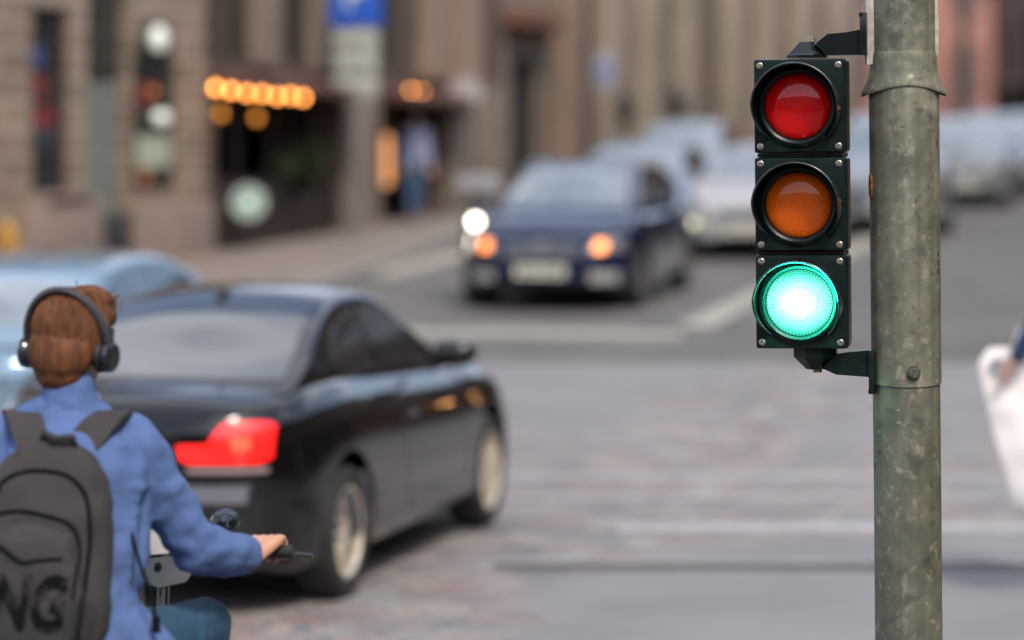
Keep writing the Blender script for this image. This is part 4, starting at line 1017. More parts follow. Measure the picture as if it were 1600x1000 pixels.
def grip_hand(bm, wrist, centre, bar, s=1.0, thumb_in=1):
    """hand closed round a bar running along 'bar' through 'centre'; fingers go over the top and under"""
    B = Vector(bar).normalized(); C_ = Vector(centre); w_ = Vector(wrist); r = .030 * s
    A_ = (C_ - w_); A_ = (A_ - B * A_.dot(B)); A_.normalize(); U = B.cross(A_); U = U if U.z > 0 else -U
    def on(a, t_, rr=r): return C_ + B * t_ + (-A_ * math.cos(a) + U * math.sin(a)) * rr
    for t_ in (-.03, -.01, .01, .03): limb(bm, w_ + B * t_ * .6, on(R(50), t_, .034 * s), .019 * s, .016 * s, 6, sub=1)
    for i, t_ in enumerate((-.033, -.011, .011, .033)):
        e = (210, 225, 220, 200)[i if thumb_in > 0 else 3 - i]; prev = on(R(45), t_); 
        for a in (80, 115, 150, 185, e):
            q = on(R(a), t_); limb(bm, prev, q, .0105 * s, .0098 * s, 4, sub=1); prev = q
    tt = thumb_in * .048
    a0 = w_ + B * thumb_in * .03; a1 = on(R(-10), tt); a2 = on(R(-80), tt * .9)
    limb(bm, a0, a1, .0145 * s, .012 * s, 6, sub=1); limb(bm, a1, a2, .012 * s, .0095 * s, 5, sub=1)

def head_shape(bm, c, Mh, s=1.0):
    c = Vector(c)
    def E(p, r, sub=3): ellip(bm, c + Mh @ (Vector(p) * s), [q * s for q in r], Mh, sub)
    E((0, -.012, .022), (.076, .098, .098)); E((0, .03, -.03), (.062, .066, .085)); E((0, .052, -.085), (.036, .036, .028)); E((0, .012, -.06), (.058, .06, .055))
    E((0, .100, -.018), (.012, .018, .026), 2); E((0, .108, -.034), (.016, .014, .010), 2)          # nose
    E((0, .083, .018), (.05, .018, .012), 2); E((0, .090, -.062), (.024, .010, .006), 2); E((0, .088, -.074), (.020, .010, .007), 2)  # brow, lips
    for sx in (-1, 1): E((sx * .078, -.005, -.012), (.010, .022, .034), 2); E((sx * .045, .066, -.02), (.018, .018, .014), 2)
def face_parts(root, body, c, Mh, s=1.0, brow=None):
    c = Vector(c)
    for sx in (-1, 1):
        bm = bmesh.new(); ellip(bm, c + Mh @ Vector((sx * .031, .080, -.002)) * s, .0125 * s, sub=2); obj('eye', bm, mat('eye_white', (.7, .68, .65), .2), root)
        bm = bmesh.new(); limb(bm, c + Mh @ Vector((sx * .018, .092, .022)) * s, c + Mh @ Vector((sx * .05, .083, .024)) * s, .005 * s, .004 * s, 4, sub=1); obj('eyebrow', bm, brow or M_hair, root)
def limbs(bm, chain, n=9):
    for (a, ra), (b, rb) in zip(chain, chain[1:]): limb(bm, a, b, ra, rb, n)

# ---- rider with backpack (local: +Y away from the viewer, X right)
RX, RY = -1.05, 6.84
rid = thing('person', 'person with red-brown hair in blue jacket and headphones riding away on a bicycle', 'person', (RX, RY, 0))
def L_(px, py, y=0.): Y = RY + y; return Vector(((px - 800) / FPX * Y - RX, y, CAM_H - (py - HOR) * Y / FPX))
hc = L_(113, 542, .03); Mh = (Matrix.Rotation(R(-16), 3, 'Z') @ Matrix.Rotation(R(-18), 3, 'X') @ Matrix.Rotation(R(2), 3, 'Y'))
neck = L_(108, 622, -.01); shR = L_(205, 697, .0); shL = L_(-5, 692, .0); elR = L_(305, 858, .10); wrR = L_(392, 868, .27)
gripC = L_(420, 862, .36); barC = Vector((.155, .40, gripC.z - .01)); bardir = (gripC - barC).normalized()
gripL = barC - bardir * (gripC - barC).length; elL = Vector((-.30, .08, elR.z - .01)); wrL = gripL + Vector((-.02, -.085, .0))
pel = Vector((-.02, -.16, 1.0)); chest = Vector((.0, -.04, 1.38)); waist = Vector((-.01, -.12, 1.16))
hipR = Vector((.09, -.10, .985)); kR = L_(318, 980, .30); anR = Vector((.20, .17, .60)); hipL = Vector((-.11, -.10, .97)); kL = Vector((.0, .30, .86)); anL = Vector((-.02, .10, .45))
bm = bmesh.new(); head_shape(bm, hc, Mh)
limb(bm, hc + Mh @ Vector((0, -.012, -.06)), neck + Vector((0, 0, -.05)), .056, .062, 8); limb(bm, chest, waist, .11, .10, 8, (1.3, .8, 1)); limb(bm, waist, pel, .10, .12, 6, (1.3, .8, 1)); limb(bm, shL, shR, .055, .055, 8)
for a, b, c_ in ((shR, elR, wrR), (shL, elL, wrL)): limbs(bm, [(a, .048), (b, .036), (c_, .026)])
for a, b, c_ in ((hipR, kR, anR), (hipL, kL, anL)): limbs(bm, [(a, .085), (b, .052), (c_, .036)])
for an in (anR, anL): limb(bm, an, an + Vector((.03, .13, -.06)), .036, .03, 6)
grip_hand(bm, wrR, gripC, bardir, 1.15, thumb_in=-1); grip_hand(bm, wrL, gripL, bardir, thumb_in=1)
blob('body', bm, M_skin, rid, .0048, 3)
face_parts(rid, None, hc, Mh)
# hair: cap over the skull with swept fringe and short nape
bm = bmesh.new()
def HE(p, r, sub=3): ellip(bm, hc + Mh @ Vector(p), r, Mh, sub)
HE((0, -.020, .034), (.091, .110, .104)); HE((0, -.056, -.02), (.082, .070, .088)); HE((0, -.048, -.078), (.060, .046, .046)); HE((.012, .030, .118), (.066, .062, .044)); HE((.02, .03, .09), (.066, .060, .042)); HE((.0, .0, .112), (.06, .07, .028))
hb = evaluated(bm, [('REMESH', dict(mode='VOXEL', voxel_size=.0045)), ('SMOOTH', dict(factor=.5, iterations=3))]); hb.normal_update()
cutc = Mh.inverted()
dele = []
for v in hb.verts:
    q = cutc @ (v.co - hc)
    if q.y > .035 and q.z < .045 or (abs(q.x) > .045 and q.y > .012 and q.z < .0): dele.append(v)
    n1 = noise.noise(Vector((q.x * 60, q.y * 60, q.z * 14))) ; v.co += v.normal * .0018 * n1
bmesh.ops.delete(hb, geom=dele, context='VERTS')
rr = random.Random(5)
for k in range(22):   # stray locks
    a = rr.uniform(0, 2 * PI); q0 = Vector((.03 + .05 * math.cos(a), .02 + .06 * math.sin(a), .118 + rr.uniform(-.015, .01))); q1 = q0 + Vector((rr.uniform(-.01, .04), rr.uniform(-.03, .03), rr.uniform(.0, .022))); q2 = q1 + Vector((rr.uniform(.0, .02), rr.uniform(-.02, .02), rr.uniform(-.012, .006)))
    tube(hb, [hc + Mh @ q for q in (q0, q1, q2)], [.0016, .0012, .0006], 4)
for k in range(900):  # strands lying over the cap, flowing down from the crown
    a = rr.uniform(PI * .95, PI * 2.05); e0 = rr.uniform(-.55, 1.35); P = []
    for j in range(4):
        e = e0 - j * .16; q = Vector((.093 * math.cos(e) * math.cos(a + j * .03), -.020 + .112 * math.cos(e) * math.sin(a), .034 + .106 * math.sin(e))) * (1.0 + rr.uniform(-.01, .012)); P.append(hc + Mh @ q)
    tube(hb, P, [.0011, .0012, .0010, .0005], 4)
obj('hair', hb, M_hair, rid, angle=80)
# jacket
M_jk = mat('blue_cotton', (.075, .13, .305), .85, var=.10, scale=9, bump=.35, bscale=260, sheen=.0)
bm = bmesh.new()
limb(bm, shL + Vector((.01, 0, -.02)), shR + Vector((-.01, 0, -.02)), .075, .075, 9, (1, 1.0, .95)); limb(bm, chest + Vector((0, -.01, .04)), waist + Vector((.01, 0, 0)), .142, .122, 10, (1.32, .9, 1))
limb(bm, waist, pel + Vector((.01, .0, -.08)), .122, .165, 8, (1.35, .95, 1)); limb(bm, waist + Vector((.08, -.01, -.04)), Vector((.235, -.08, .86)), .10, .105, 9, (.9, 1.1, 1))
limb(bm, shR + Vector((-.03, 0, -.10)), Vector((.10, -.06, 1.20)), .085, .085, 8); limb(bm, neck + Vector((0, .0, .02)), neck + Vector((0, -.0, -.09)), .066, .085, 6, (1, 1, 1)); limb(bm, shL + Vector((.05, -.01, .03)), neck + Vector((0, -.0, -.02)), .055, .062, 6); limb(bm, shR + Vector((-.05, -.01, .03)), neck + Vector((0, -.0, -.02)), .055, .062, 6)
for a, b, c_, q in ((shR, elR, wrR, 1), (shL, elL, wrL, -1)):
    e = b + (c_ - b) * .86
    limbs(bm, [(a, .078), (a.lerp(b, .5), .070), (b, .063), (b.lerp(e, .55), .060), (e, .052)])
jb = evaluated(bm, [('REMESH', dict(mode='VOXEL', voxel_size=.006)), ('SMOOTH', dict(factor=.5, iterations=6))]); jb.normal_update()
for v in jb.verts:
    q = v.co
    back = 1 if q.y < .02 and q.z < 1.42 else .35
    f1 = noise.noise(Vector((q.x * 3, 7, q.z * 22 + 2 * noise.noise(q * 5)))) * .0045 * back
    da = min((q - elR).length, (q - shR).length); f2 = noise.noise(Vector((q.x * 14 + q.z * 20, q.y * 12, q.z * 14 - q.x * 16))) * (.010 if da < .16 else .004)
    tail = max(0, min(1, (1.12 - q.z) / .2)); f3 = math.sin(math.atan2(q.y + .1, q.x) * 11 + q.z * 6) * .016 * tail
    v.co += v.normal * (f1 + f2 + f3)
# open the hem and the cuffs a little: flare the lowest part
for v in jb.verts:
    t_ = max(0, min(1, (1.1 - v.co.z) / .25)); v.co.x = v.co.x + (v.co.x + .02) * .16 * t_
obj('jacket', jb, M_jk, rid, angle=80)
jk = [o for o in COL.objects if o.name.startswith('jacket')][-1]
bm = bmesh.new(); lathe(bm, [(0, 0), (.011, 0), (.010, .004), (0, .005)], Matrix.Translation(L_(393, 884, .215)) @ Matrix.Rotation(R(90), 4, 'X'), 16); obj('cuff_button', bm, M_ink, jk)
# shirt collar rising round the neck
M_shirt = mat('collar_cotton', (.075, .13, .305), .85, var=.08, scale=20, sheen=.2)
bm = bmesh.new(); Mc = Matrix.Translation(neck + Vector((0, .008, -.045))) @ Matrix.Rotation(R(-12), 4, 'X')
lathe(bm, [(.092, -.03), (.082, .0), (.072, .055), (.068, .058), (.066, .052), (.076, -.0), (.084, -.03)], Mc, 40, close=True); obj('collar', bm, M_shirt, rid)
# jeans and shoes
M_jean = mat('teal_denim', (.014, .050, .095), .8, var=.25, scale=8, bump=.3, bscale=200)
bm = bmesh.new(); limb(bm, hipL, hipR, .12, .12, 6)
for a, b, c_ in ((hipR, kR, anR), (hipL, kL, anL)): limbs(bm, [(a, .108), (b, .076), (c_, .056)], 10)
blob('jeans', bm, M_jean, rid, .008, 5, wrinkle=.006, wscale=16)
for an in (anR, anL):
    bm = bmesh.new(); limb(bm, an + Vector((-.01, -.05, -.075)), an + Vector((.03, .16, -.085)), .042, .036, 8, (1, 1, .85)); limb(bm, an, an + Vector((0, -.02, -.07)), .045, .046, 5); blob('shoe', bm, mat('brown_leather', (.08, .045, .025), .4), rid, .008, 4)

# headphones
hp = thing('headphones', 'black over-ear headphones on the red-brown hair of the rider', 'headphones', hc + Vector((RX, RY, 0)))
M_hp = mat('dark_grey_plastic', (.045, .043, .05), .45)
bm = bmesh.new(); P = []
for i in range(25):
    a = R(-8 + 196 * i / 24); P.append(Mh @ Vector((.106 * math.cos(a), -.026 - .080 * max(0, math.sin(a)), .004 + .108 * math.sin(a))))
Rr = []
for p, q in zip(P, P[1:] + [P[-1] + (P[-1] - P[-2])]):
    d = (q - p).normalized(); yv = Mh @ Vector((0, 1, 0)); nv = d.cross(yv).normalized()
    Rr.append([bm.verts.new(p + yv * a * .016 + nv * b * .0075) for a, b in ((-1, -.6), (-.7, -1), (.7, -1), (1, -.6), (1, .6), (.7, 1), (-.7, 1), (-1, .6))])
for a, b in zip(Rr, Rr[1:]):
    for k in range(8): bm.faces.new((a[k], a[(k + 1) % 8], b[(k + 1) % 8], b[k]))
bm.faces.new(Rr[0]); bm.faces.new(Rr[-1][::-1]); obj('headband', bm, M_hp, hp)
for sx in (-1, 1):
    Me = Mh.to_4x4() @ Matrix.Translation((sx * .078, -.014, -.022)) @ Matrix.Rotation(R(90 * sx), 4, 'Y')
    bm = bmesh.new(); lathe(bm, [(0, 0), (.034, 0), (.041, .008), (.039, .018), (0, .018)], Me, 28); o = obj('ear_cushion', bm, mat('black_leatherette', (.012, .012, .012), .5), hp)
    bm = bmesh.new(); lathe(bm, [(0, .018), (.036, .018), (.040, .026), (.038, .038), (.030, .044), (0, .045)], Me, 28); obj('ear_cup', bm, mat('black_gloss_plastic', (.012, .012, .014), .25, coat=.5), o)
    bm = bmesh.new(); tube(bm, [Mh @ Vector((sx * .108, -.03, .045)), Mh @ Vector((sx * .112, -.026, .01)), Mh @ Vector((sx * .112, -.02, -.02))], .007, 8); obj('yoke', bm, M_black_plastic, hp)

# backpack
M_bag = mat('grey_nylon', (.034, .030, .031), .85, var=.14, scale=7, bump=.3, bscale=180); M_bagd = mat('dark_nylon', (.016, .015, .016), .75); M_zip = mat('zip_black', (.006, .006, .007), .8, spec=.1)
bpk = thing('backpack', 'grey backpack with black lettering on the back of the rider in blue', 'backpack', (RX, RY, .93))
bc = L_(62, 875, -.235); bc = Vector((bc.x, -.235, bc.z - .93)); Mb = Matrix.Rotation(R(-9), 3, 'X') @ Matrix.Rotation(R(8), 3, 'Y')
def bshape(p):
    t = (p.z / .285 + 1) / 2; k = 1.12 - .62 * max(0, t - .30) ** 1.3; return Vector((p.x * k, p.y * (1.1 - .35 * t), p.z))
bm = bmesh.new(); superell(bm, bc, (.168, .085, .285), .62, Mb, 56, 44, bshape)
for v in bm.verts:
    q = v.co - bc; v.co += (q.normalized()) * (.014 * noise.noise(Vector((q.x * 9, q.y * 9, q.z * 13))) + .007 * noise.noise(Vector((q.x * 30 + q.z * 22, q.y * 20, q.z * 24))))
bb = BVHTree.FromBMesh(bm); bag = obj('main_compartment', bm, M_bag, bpk, angle=80)
def bp_hit(x, z):
    h = bb.ray_cast(bc + Mb @ Vector((x, -1, z)), Mb @ Vector((0, 1, 0)), 2)[0]; return h
def bag_line(name, pts, r, m, parent=bpk, lift=.001):
    P = [bp_hit(*q) for q in catm(pts, 6)]; P = [p + Mb @ Vector((0, -lift, 0)) for p in P if p]
    bm = bmesh.new(); tube(bm, P, r, 6); return obj(name, bm, m, parent)
# front pocket
bm = bmesh.new(); pc = bc + Mb @ Vector((-.005, -.075, -.085)); superell(bm, pc, (.128, .050, .165), .6, Mb, 48, 36, lambda p: Vector((p.x * (1.05 - .25 * max(0, p.z / .165)), p.y, p.z)))
for v in bm.verts:
    q = v.co - pc; v.co += q.normalized() * (.011 * noise.noise(q * 20) + .005 * noise.noise(q * 50))
pb = BVHTree.FromBMesh(bm); pk = obj('front_pocket', bm, M_bag, bpk, angle=80)
bb2 = bb
def bp_hit(x, z):
    o_, d_ = bc + Mb @ Vector((x, -1, z)), Mb @ Vector((0, 1, 0)); h = [t_.ray_cast(o_, d_, 2) for t_ in (bb2, pb)]; h = [k for k in h if k[0] is not None]
    return min(h, key=lambda k: k[3])[0] if h else None
bag_line('zip', [(-.12, .12), (-.10, .17), (-.04, .20), (.04, .20), (.09, .16), (.115, .08), (.125, -.05), (.13, -.18)], .0055, M_zip)
bag_line('zip', [(-.105, .09), (-.05, .105), (.03, .10), (.075, .085), (.10, .03), (.108, -.08)], .005, M_zip)
bag_line('pocket_zip', [(-.10, .03), (-.06, .01), (-.02, -.01), (.02, .0), (.07, .01)], .0055, M_zip, pk)
bag_line('seam', [(-.11, -.07), (-.03, -.085), (.05, -.08), (.09, -.07)], .0022, M_bagd, pk); bag_line('seam', [(.095, -.02), (.06, -.10), (.02, -.2)], .003, M_bagd, pk)
bm = bmesh.new(); tube(bm, [bc + Mb @ Vector(q) for q in ((-.035, -.02, .265), (-.03, -.045, .29), (.0, -.055, .28), (.035, -.045, .29), (.045, -.02, .265))], .009, 8); obj('grab_handle', bm, M_bagd, bpk)
# dark worn base panel and black lettering, laid on the fabric
def bag_patch(name, m, f, ni, nj, parent=bpk, lift=.0025):
    bm = bmesh.new(); G = {}
    for i in range(ni + 1):
        for j in range(nj + 1):
            h = bp_hit(*f(i / ni, j / nj))
            if h: G[i, j] = bm.verts.new(h - Mb @ Vector((0, lift, 0)))
    for i in range(ni):
        for j in range(nj):
            q = [(i, j), (i + 1, j), (i + 1, j + 1), (i, j + 1)]
            if all(k in G for k in q): bm.faces.new([G[k] for k in q])
    return obj(name, bm, m, parent, angle=80)
bag_patch('base_panel', M_bagd, lambda a, b: (-.16 + .32 * a, -.27 + (.135 + .06 * a + .02 * math.sin(a * 17) + .012 * math.sin(a * 41)) * b), 60, 10, lift=.0035)
fc = bpy.data.curves.new('lettering', 'FONT'); fc.body = 'VIKING'; fc.size = .17; fc.extrude = 0; fc.offset = .006; fc.align_x = 'CENTER'; fc.align_y = 'CENTER'; fc.resolution_u = 3
fo = bpy.data.objects.new('tmp_text', fc); COL.objects.link(fo); dg = bpy.context.evaluated_depsgraph_get(); tm = bpy.data.meshes.new_from_object(fo.evaluated_get(dg)); bpy.data.objects.remove(fo)
bm = bmesh.new(); bm.from_mesh(tm)
bmesh.ops.subdivide_edges(bm, edges=[e for e in bm.edges if e.calc_length() > .02], cuts=3)
bmesh.ops.triangulate(bm, faces=bm.faces[:])
bad = []
for v in bm.verts:
    x = v.co.x * .66 - .085; z = v.co.y * 1.0 - .105 + x * .10
    h = bp_hit(x, z)
    if h: v.co = h - Mb @ Vector((0, .0075, 0))
    else: bad.append(v)
bmesh.ops.delete(bm, geom=bad, context='VERTS')
obj('lettering', bm, mat('worn_print', (.004, .004, .004), .85, spec=.1, col2=(.036, .032, .033), scale=30, thr=(.50, .70)), pk, smooth=False)
# shoulder straps over the shoulders
def strap(pts, w_=.039, th=.007, name='shoulder_strap', m=M_bag):
    P = catm([tuple(p) for p in pts], 6); P = [Vector(p) for p in P]; bm = bmesh.new(); Rg = []
    for i, p in enumerate(P):
        d = (P[min(i + 1, len(P) - 1)] - P[max(i - 1, 0)]).normalized(); sidev = Vector((1, 0, 0)) if abs(d.x) < .95 else Vector((0, 1, 0)); sidev = (sidev - d * sidev.dot(d)).normalized(); n = d.cross(sidev)
        Rg.append([bm.verts.new(p + sidev * a * w_ + n * b * th) for a, b in ((-1, -1), (1, -1), (1, 1), (-1, 1))])
    for a, b in zip(Rg, Rg[1:]):
        for k in range(4): bm.faces.new((a[k], a[(k + 1) % 4], b[(k + 1) % 4], b[k]))
    bm.faces.new(Rg[0]); bm.faces.new(Rg[-1][::-1]); bevel_all(bm, .003, 1, 50)
    return obj(name, bm, m, bpk)
O = Vector((0, 0, -.93))
strap([L_(95, 738, -.16) + O, L_(125, 700, -.135) + O, L_(158, 662, -.10) + O, L_(180, 645, -.03) + O, L_(185, 655, .06) + O, Vector((.11, .13, 1.42)) + O, Vector((.11, .09, 1.2)) + O, Vector((.13, -.03, 1.06)) + O, Vector((.12, -.17, 1.02)) + O])
strap([L_(68, 738, -.16) + O, L_(55, 700, -.135) + O, L_(42, 665, -.10) + O, L_(32, 645, -.03) + O, L_(28, 655, .06) + O, Vector((-.13, .13, 1.42)) + O, Vector((-.12, .09, 1.2)) + O, Vector((-.14, -.03, 1.06)) + O, Vector((-.14, -.17, 1.02)) + O])
bm = bmesh.new()
for pts in ([L_(212, 800, -.05), L_(196, 860, -.11), L_(180, 930, -.15), L_(168, 1000, -.16)], [L_(208, 830, -.10), L_(222, 880, -.15), L_(240, 930, -.16), L_(246, 985, -.155)]):
    P = [Vector(p) + O + Vector((0, -.03, 0)) for p in catm([tuple(q) for q in pts], 5)]; tube(bm, P, .0045, 6)
tube(bm, [L_(246, 960, -.16) + O + Vector((0, -.03, 0)), L_(247, 985, -.16) + O + Vector((0, -.03, 0))], .010, 8)
obj('strap_cord', bm, M_zip, bpk)

# bicycle under the rider
bik = thing('bicycle', 'black city bicycle ridden by the person in the blue jacket', 'bicycle', (.05 + RX, .05 + RY, 0))
ya = math.atan2(-bardir.y, -bardir.x) ; hd = Vector((-bardir.y, bardir.x, 0)); hd = hd if hd.y > 0 else -hd; sdv = Vector((hd.y, -hd.x, 0))
bo = Vector((.05, .05, 0)); barL = barC - bo
def B_(f, s_, z): return barL.xy.to_3d() + hd * f + sdv * s_ + Vector((0, 0, z))
M_bk = mat('bicycle_black', (.012, .012, .014), .25, coat=.6)
bm = bmesh.new(); tube(bm, [B_(.10, 0, .80), B_(.02, 0, 1.02)], .022, 10); tube(bm, [B_(.07, 0, .86), B_(-.42, 0, .34)], .019, 10); tube(bm, [B_(.05, 0, .97), B_(-.55, 0, .78)], .016, 10); tube(bm, [B_(-.42, 0, .34), B_(-.62, 0, .90)], .017, 10)
for q in (-1, 1): tube(bm, [B_(-.42, 0, .34), B_(-.85, q * .06, .34)], .010, 8); tube(bm, [B_(-.56, 0, .76), B_(-.85, q * .06, .34)], .009, 8); tube(bm, [B_(.10, q * .02, .80), B_(.13, q * .055, .66), B_(.24, q * .055, .34)], .012, 8)
obj('frame', bm, M_bk, bik)
for f in (.24, -.85):
    w_ = bpy.data.objects.new('wheel', None); link(w_, bik); w_.location = B_(f, 0, .34); w_.rotation_euler = (0, 0, math.atan2(hd.y, hd.x)); Mw = Matrix.Rotation(R(90), 4, 'X')
    bm = bmesh.new(); lathe(bm, [(.322, -.012), (.334, -.014), (.34, 0), (.334, .014), (.322, .012), (.318, 0)], Mw, 56, close=True); obj('tyre', bm, M_rubber, w_)
    bm = bmesh.new(); lathe(bm, [(.305, -.010), (.320, -.011), (.320, .011), (.305, .010)], Mw, 56, close=True)
    for k in range(24): a = 2 * PI * k / 24; tube(bm, [(.02 * math.cos(a), .02 * (-1) ** k, .02 * math.sin(a)), (.307 * math.cos(a), 0, .307 * math.sin(a))], .0012, 4)
    lathe(bm, [(0, -.04), (.02, -.04), (.02, .04), (0, .04)], Mw, 16); obj('rim', bm, M_chrome, w_)
bm = bmesh.new(); superell(bm, B_(-.63, 0, .93), (.075, .13, .035), .8, Matrix.Rotation(math.atan2(hd.y, hd.x) - PI / 2, 3, 'Z')); obj('saddle', bm, M_rubber, bik)
hb_ = (gripC - bo - barL).length
bm = bmesh.new(); zb_ = barC.z
tube(bm, catm([tuple(Vector(p)) for p in (gripC - bo + bardir * .055, gripC - bo - bardir * .06, barL + bardir * .10 + hd * .04, barL + hd * .05, barL - bardir * .10 + hd * .04, gripL - bo + bardir * .06, gripL - bo - bardir * .055)], 5), .0115, 12); tube(bm, [B_(.02, 0, 1.02), tuple(barL + hd * .05)], .015, 10)
hbo = obj('handlebar', bm, M_bk, bik)
for gp, q in ((gripC, 1), (gripL, -1)):
    bm = bmesh.new(); tube(bm, [gp - bo - bardir * q * .055, gp - bo + bardir * q * .062], .017, 14); obj('grip', bm, M_rubber, hbo)
    bm = bmesh.new(); a = gp - bo - bardir * q * .05 + hd * .03; tube(bm, [a, a + hd * .035 + bardir * q * .03 - Vector((0, 0, .01)), a + hd * .03 + bardir * q * .15 - Vector((0, 0, .02))], [.009, .007, .006], 8); obj('brake_lever', bm, mat('dark_lever', (.05, .055, .065), .3, .7), hbo)
# front lamp cluster and small mirror/bell on the bar
M_pl = mat('pale_lamp_housing', (.6, .6, .6), .2, coat=.6)
lamp = L_(252, 838, .40) - bo
bm = bmesh.new(); prism(bm, [(-.055, .035), (.01, .07), (.05, .03), (.06, -.035), (-.05, -.045)], -.03, .03, Matrix.Translation(lamp)); bevel_all(bm, .010, 3); obj('lamp_housing', bm, M_pl, bik)
lamp2 = L_(262, 888, .40) - bo
bm = bmesh.new(); prism(bm, [(-.06, .028), (.02, .036), (.08, .012), (.05, -.03), (-.02, -.045), (-.06, -.03)], -.03, .03, Matrix.Translation(lamp2)); bevel_all(bm, .010, 3); o = obj('lamp_reflector', bm, mat('smoky_reflector', (.18, .20, .22), .12, .3, coat=1), bik)
bm = bmesh.new(); tube(bm, [lamp2 + Vector((-.02, -.035, .01)), lamp2 + Vector((-.02, -.03, .01))], .010, 12); obj('reflector_screw', bm, M_chrome, o)
bm = bmesh.new(); tube(bm, [lamp2, barL + hd * .05], .012, 8); obj('lamp_bracket', bm, M_bk, bik)
bell = L_(352, 812, .42) - bo
bm = bmesh.new(); lathe(bm, [(0, -.015), (.036, -.012), (.038, 0), (.03, .014), (.012, .02), (0, .021)], Matrix.Translation(bell) @ Matrix.Rotation(R(25), 4, 'X'), 28); tube(bm, [bell - Vector((0, 0, .012)), bell - Vector((0.02, 0, .06))], .008, 8); obj('bell', bm, mat('dark_mirror', (.08, .09, .10), .1, .9), hbo)

# ---- generic standing figure
def standing(name_lab, x, y, z, rz, top_m, leg_m, hair_m, h=1.74, armR=None, armL=None, vox=.014, step=.12, group=None):
    s = h / 1.75
    t = thing('person', name_lab, 'person', (x, y, z), (0, 0, rz), group); V = lambda a, b, c_: Vector((a, b, c_)) * s
    hc_ = V(0, .02, 1.62); Mi = Matrix.Identity(3)
    sR, sL = V(.19, 0, 1.42), V(-.19, 0, 1.42); armR = armR or [(.24, -.03, 1.14), (.23, .08, .90)]; armL = armL or [(-.24, -.03, 1.14), (-.23, .08, .90)]
    eR, wR = V(*armR[0]), V(*armR[1]); eL, wL = V(*armL[0]), V(*armL[1]); hR, hL = V(.09, 0, .92), V(-.09, 0, .92); kR_, kL_ = V(.10, step * .6, .50), V(-.10, -step * .3, .50); aR, aL = V(.10, step, .09), V(-.10, -step, .09)
    bm = bmesh.new(); head_shape(bm, hc_, Mi, s); limb(bm, hc_ - V(0, .02, .06), V(0, 0, 1.42), .055 * s, .06 * s, 6); limb(bm, V(0, 0, 1.38), V(0, 0, .98), .12 * s, .115 * s, 8, (1.3, .8, 1)); limb(bm, sL, sR, .05 * s, .05 * s, 8)
    for a, b, c_ in ((sR, eR, wR), (sL, eL, wL)):
        limbs(bm, [(a, .045 * s), (b, .036 * s), (c_, .026 * s)], 6); hand(bm, c_, (c_ - b), Vector((0, -1, 0)) if abs((c_ - b).normalized().z) > .6 else Vector((0, 0, 1)), Vector((-a.x, 0, 0)) if abs((c_ - b).normalized().z) < .6 else Vector((0, 1, 0)).cross((c_ - b)) if False else Vector((-a.x, 0.001, 0)), (25, 30, 20), s)
    for a, b, c_ in ((hR, kR_, aR), (hL, kL_, aL)): limbs(bm, [(a, .08 * s), (b, .052 * s), (c_, .038 * s)], 7); limb(bm, c_, c_ + V(0, .13, -.05), .035 * s, .028 * s, 5)
    blob('body', bm, M_skin, t, vox * .55, 2); face_parts(t, None, hc_, Mi, s, hair_m)
    bm = bmesh.new(); limb(bm, sL, sR, .068 * s, .068 * s, 8); limb(bm, V(0, 0, 1.37), V(0, 0, .95), .138 * s, .135 * s, 8, (1.3, .85, 1))
    for a, b, c_ in ((sR, eR, wR), (sL, eL, wL)): limbs(bm, [(a, .068 * s), (b, .052 * s), (b.lerp(c_, .9), .044 * s)], 8)
    blob('jacket', bm, top_m, t, vox, 3, wrinkle=.008)
    bm = bmesh.new(); limb(bm, hL, hR, .115 * s, .115 * s, 5)
    for a, b, c_ in ((hR, kR_, aR), (hL, kL_, aL)): limbs(bm, [(a, .10 * s), (b, .072 * s), (c_ + V(0, 0, .01), .055 * s)], 8)
    blob('trousers', bm, leg_m, t, vox, 3, wrinkle=.006)
    for a in (aR, aL): bm = bmesh.new(); limb(bm, a + V(0, -.04, -.05), a + V(0, .16, -.055), .038 * s, .032 * s, 6); blob('shoe', bm, M_rubber, t, vox, 2)
    bm = bmesh.new(); ellip(bm, hc_ + V(0, -.025, .035), (.085 * s, .10 * s, .098 * s)); ellip(bm, hc_ + V(0, -.06, -.02), (.075 * s, .055 * s, .08 * s))
    b_ = evaluated(bm, [('REMESH', dict(mode='VOXEL', voxel_size=.01))]); bmesh.ops.delete(b_, geom=[v for v in b_.verts if (v.co - hc_).y > .045 * s and (v.co - hc_).z < .05 * s], context='VERTS'); obj('hair', b_, hair_m, t, angle=80)
    return t, s
M_nv = mat('navy_wool', (.006, .03, .10), .85, sheen=.2); M_pblu = mat('pale_blue_shirt', (.22, .25, .38), .85); M_dnm = mat('blue_denim', (.04, .09, .17), .85); M_dk = mat('dark_cloth', (.02, .02, .022), .85)
p = wpt(648, 350, 44.2)
standing('person in pale blue shirt and jeans standing outside the cafe, right of the amber lamp', p.x, 44.2, g(44.2) + .13, R(200), M_pblu, M_dnm, M_hair2, h=1.70)
p = wpt(607, 350, 44.6)
standing('person in dark clothes standing under the amber lamp at the cafe doorway', p.x, 45.6, g(45.6) + .13, R(150), M_dk, M_dk, M_hair2, h=1.66)
# shopper at the right edge: forearm bent, white bag hooked over the wrist
SX, SY = 2.83, 14.0
t, s = standing('person in navy coat at the right edge of the photo, carrying the white bag', SX, SY, 0, R(75), M_nv, M_dk, M_hair2, h=1.76, vox=.010, armL=[(-.31, .20, 1.37), (-.30, .32, 1.17)], step=.0)
sh = t
bm = bmesh.new()
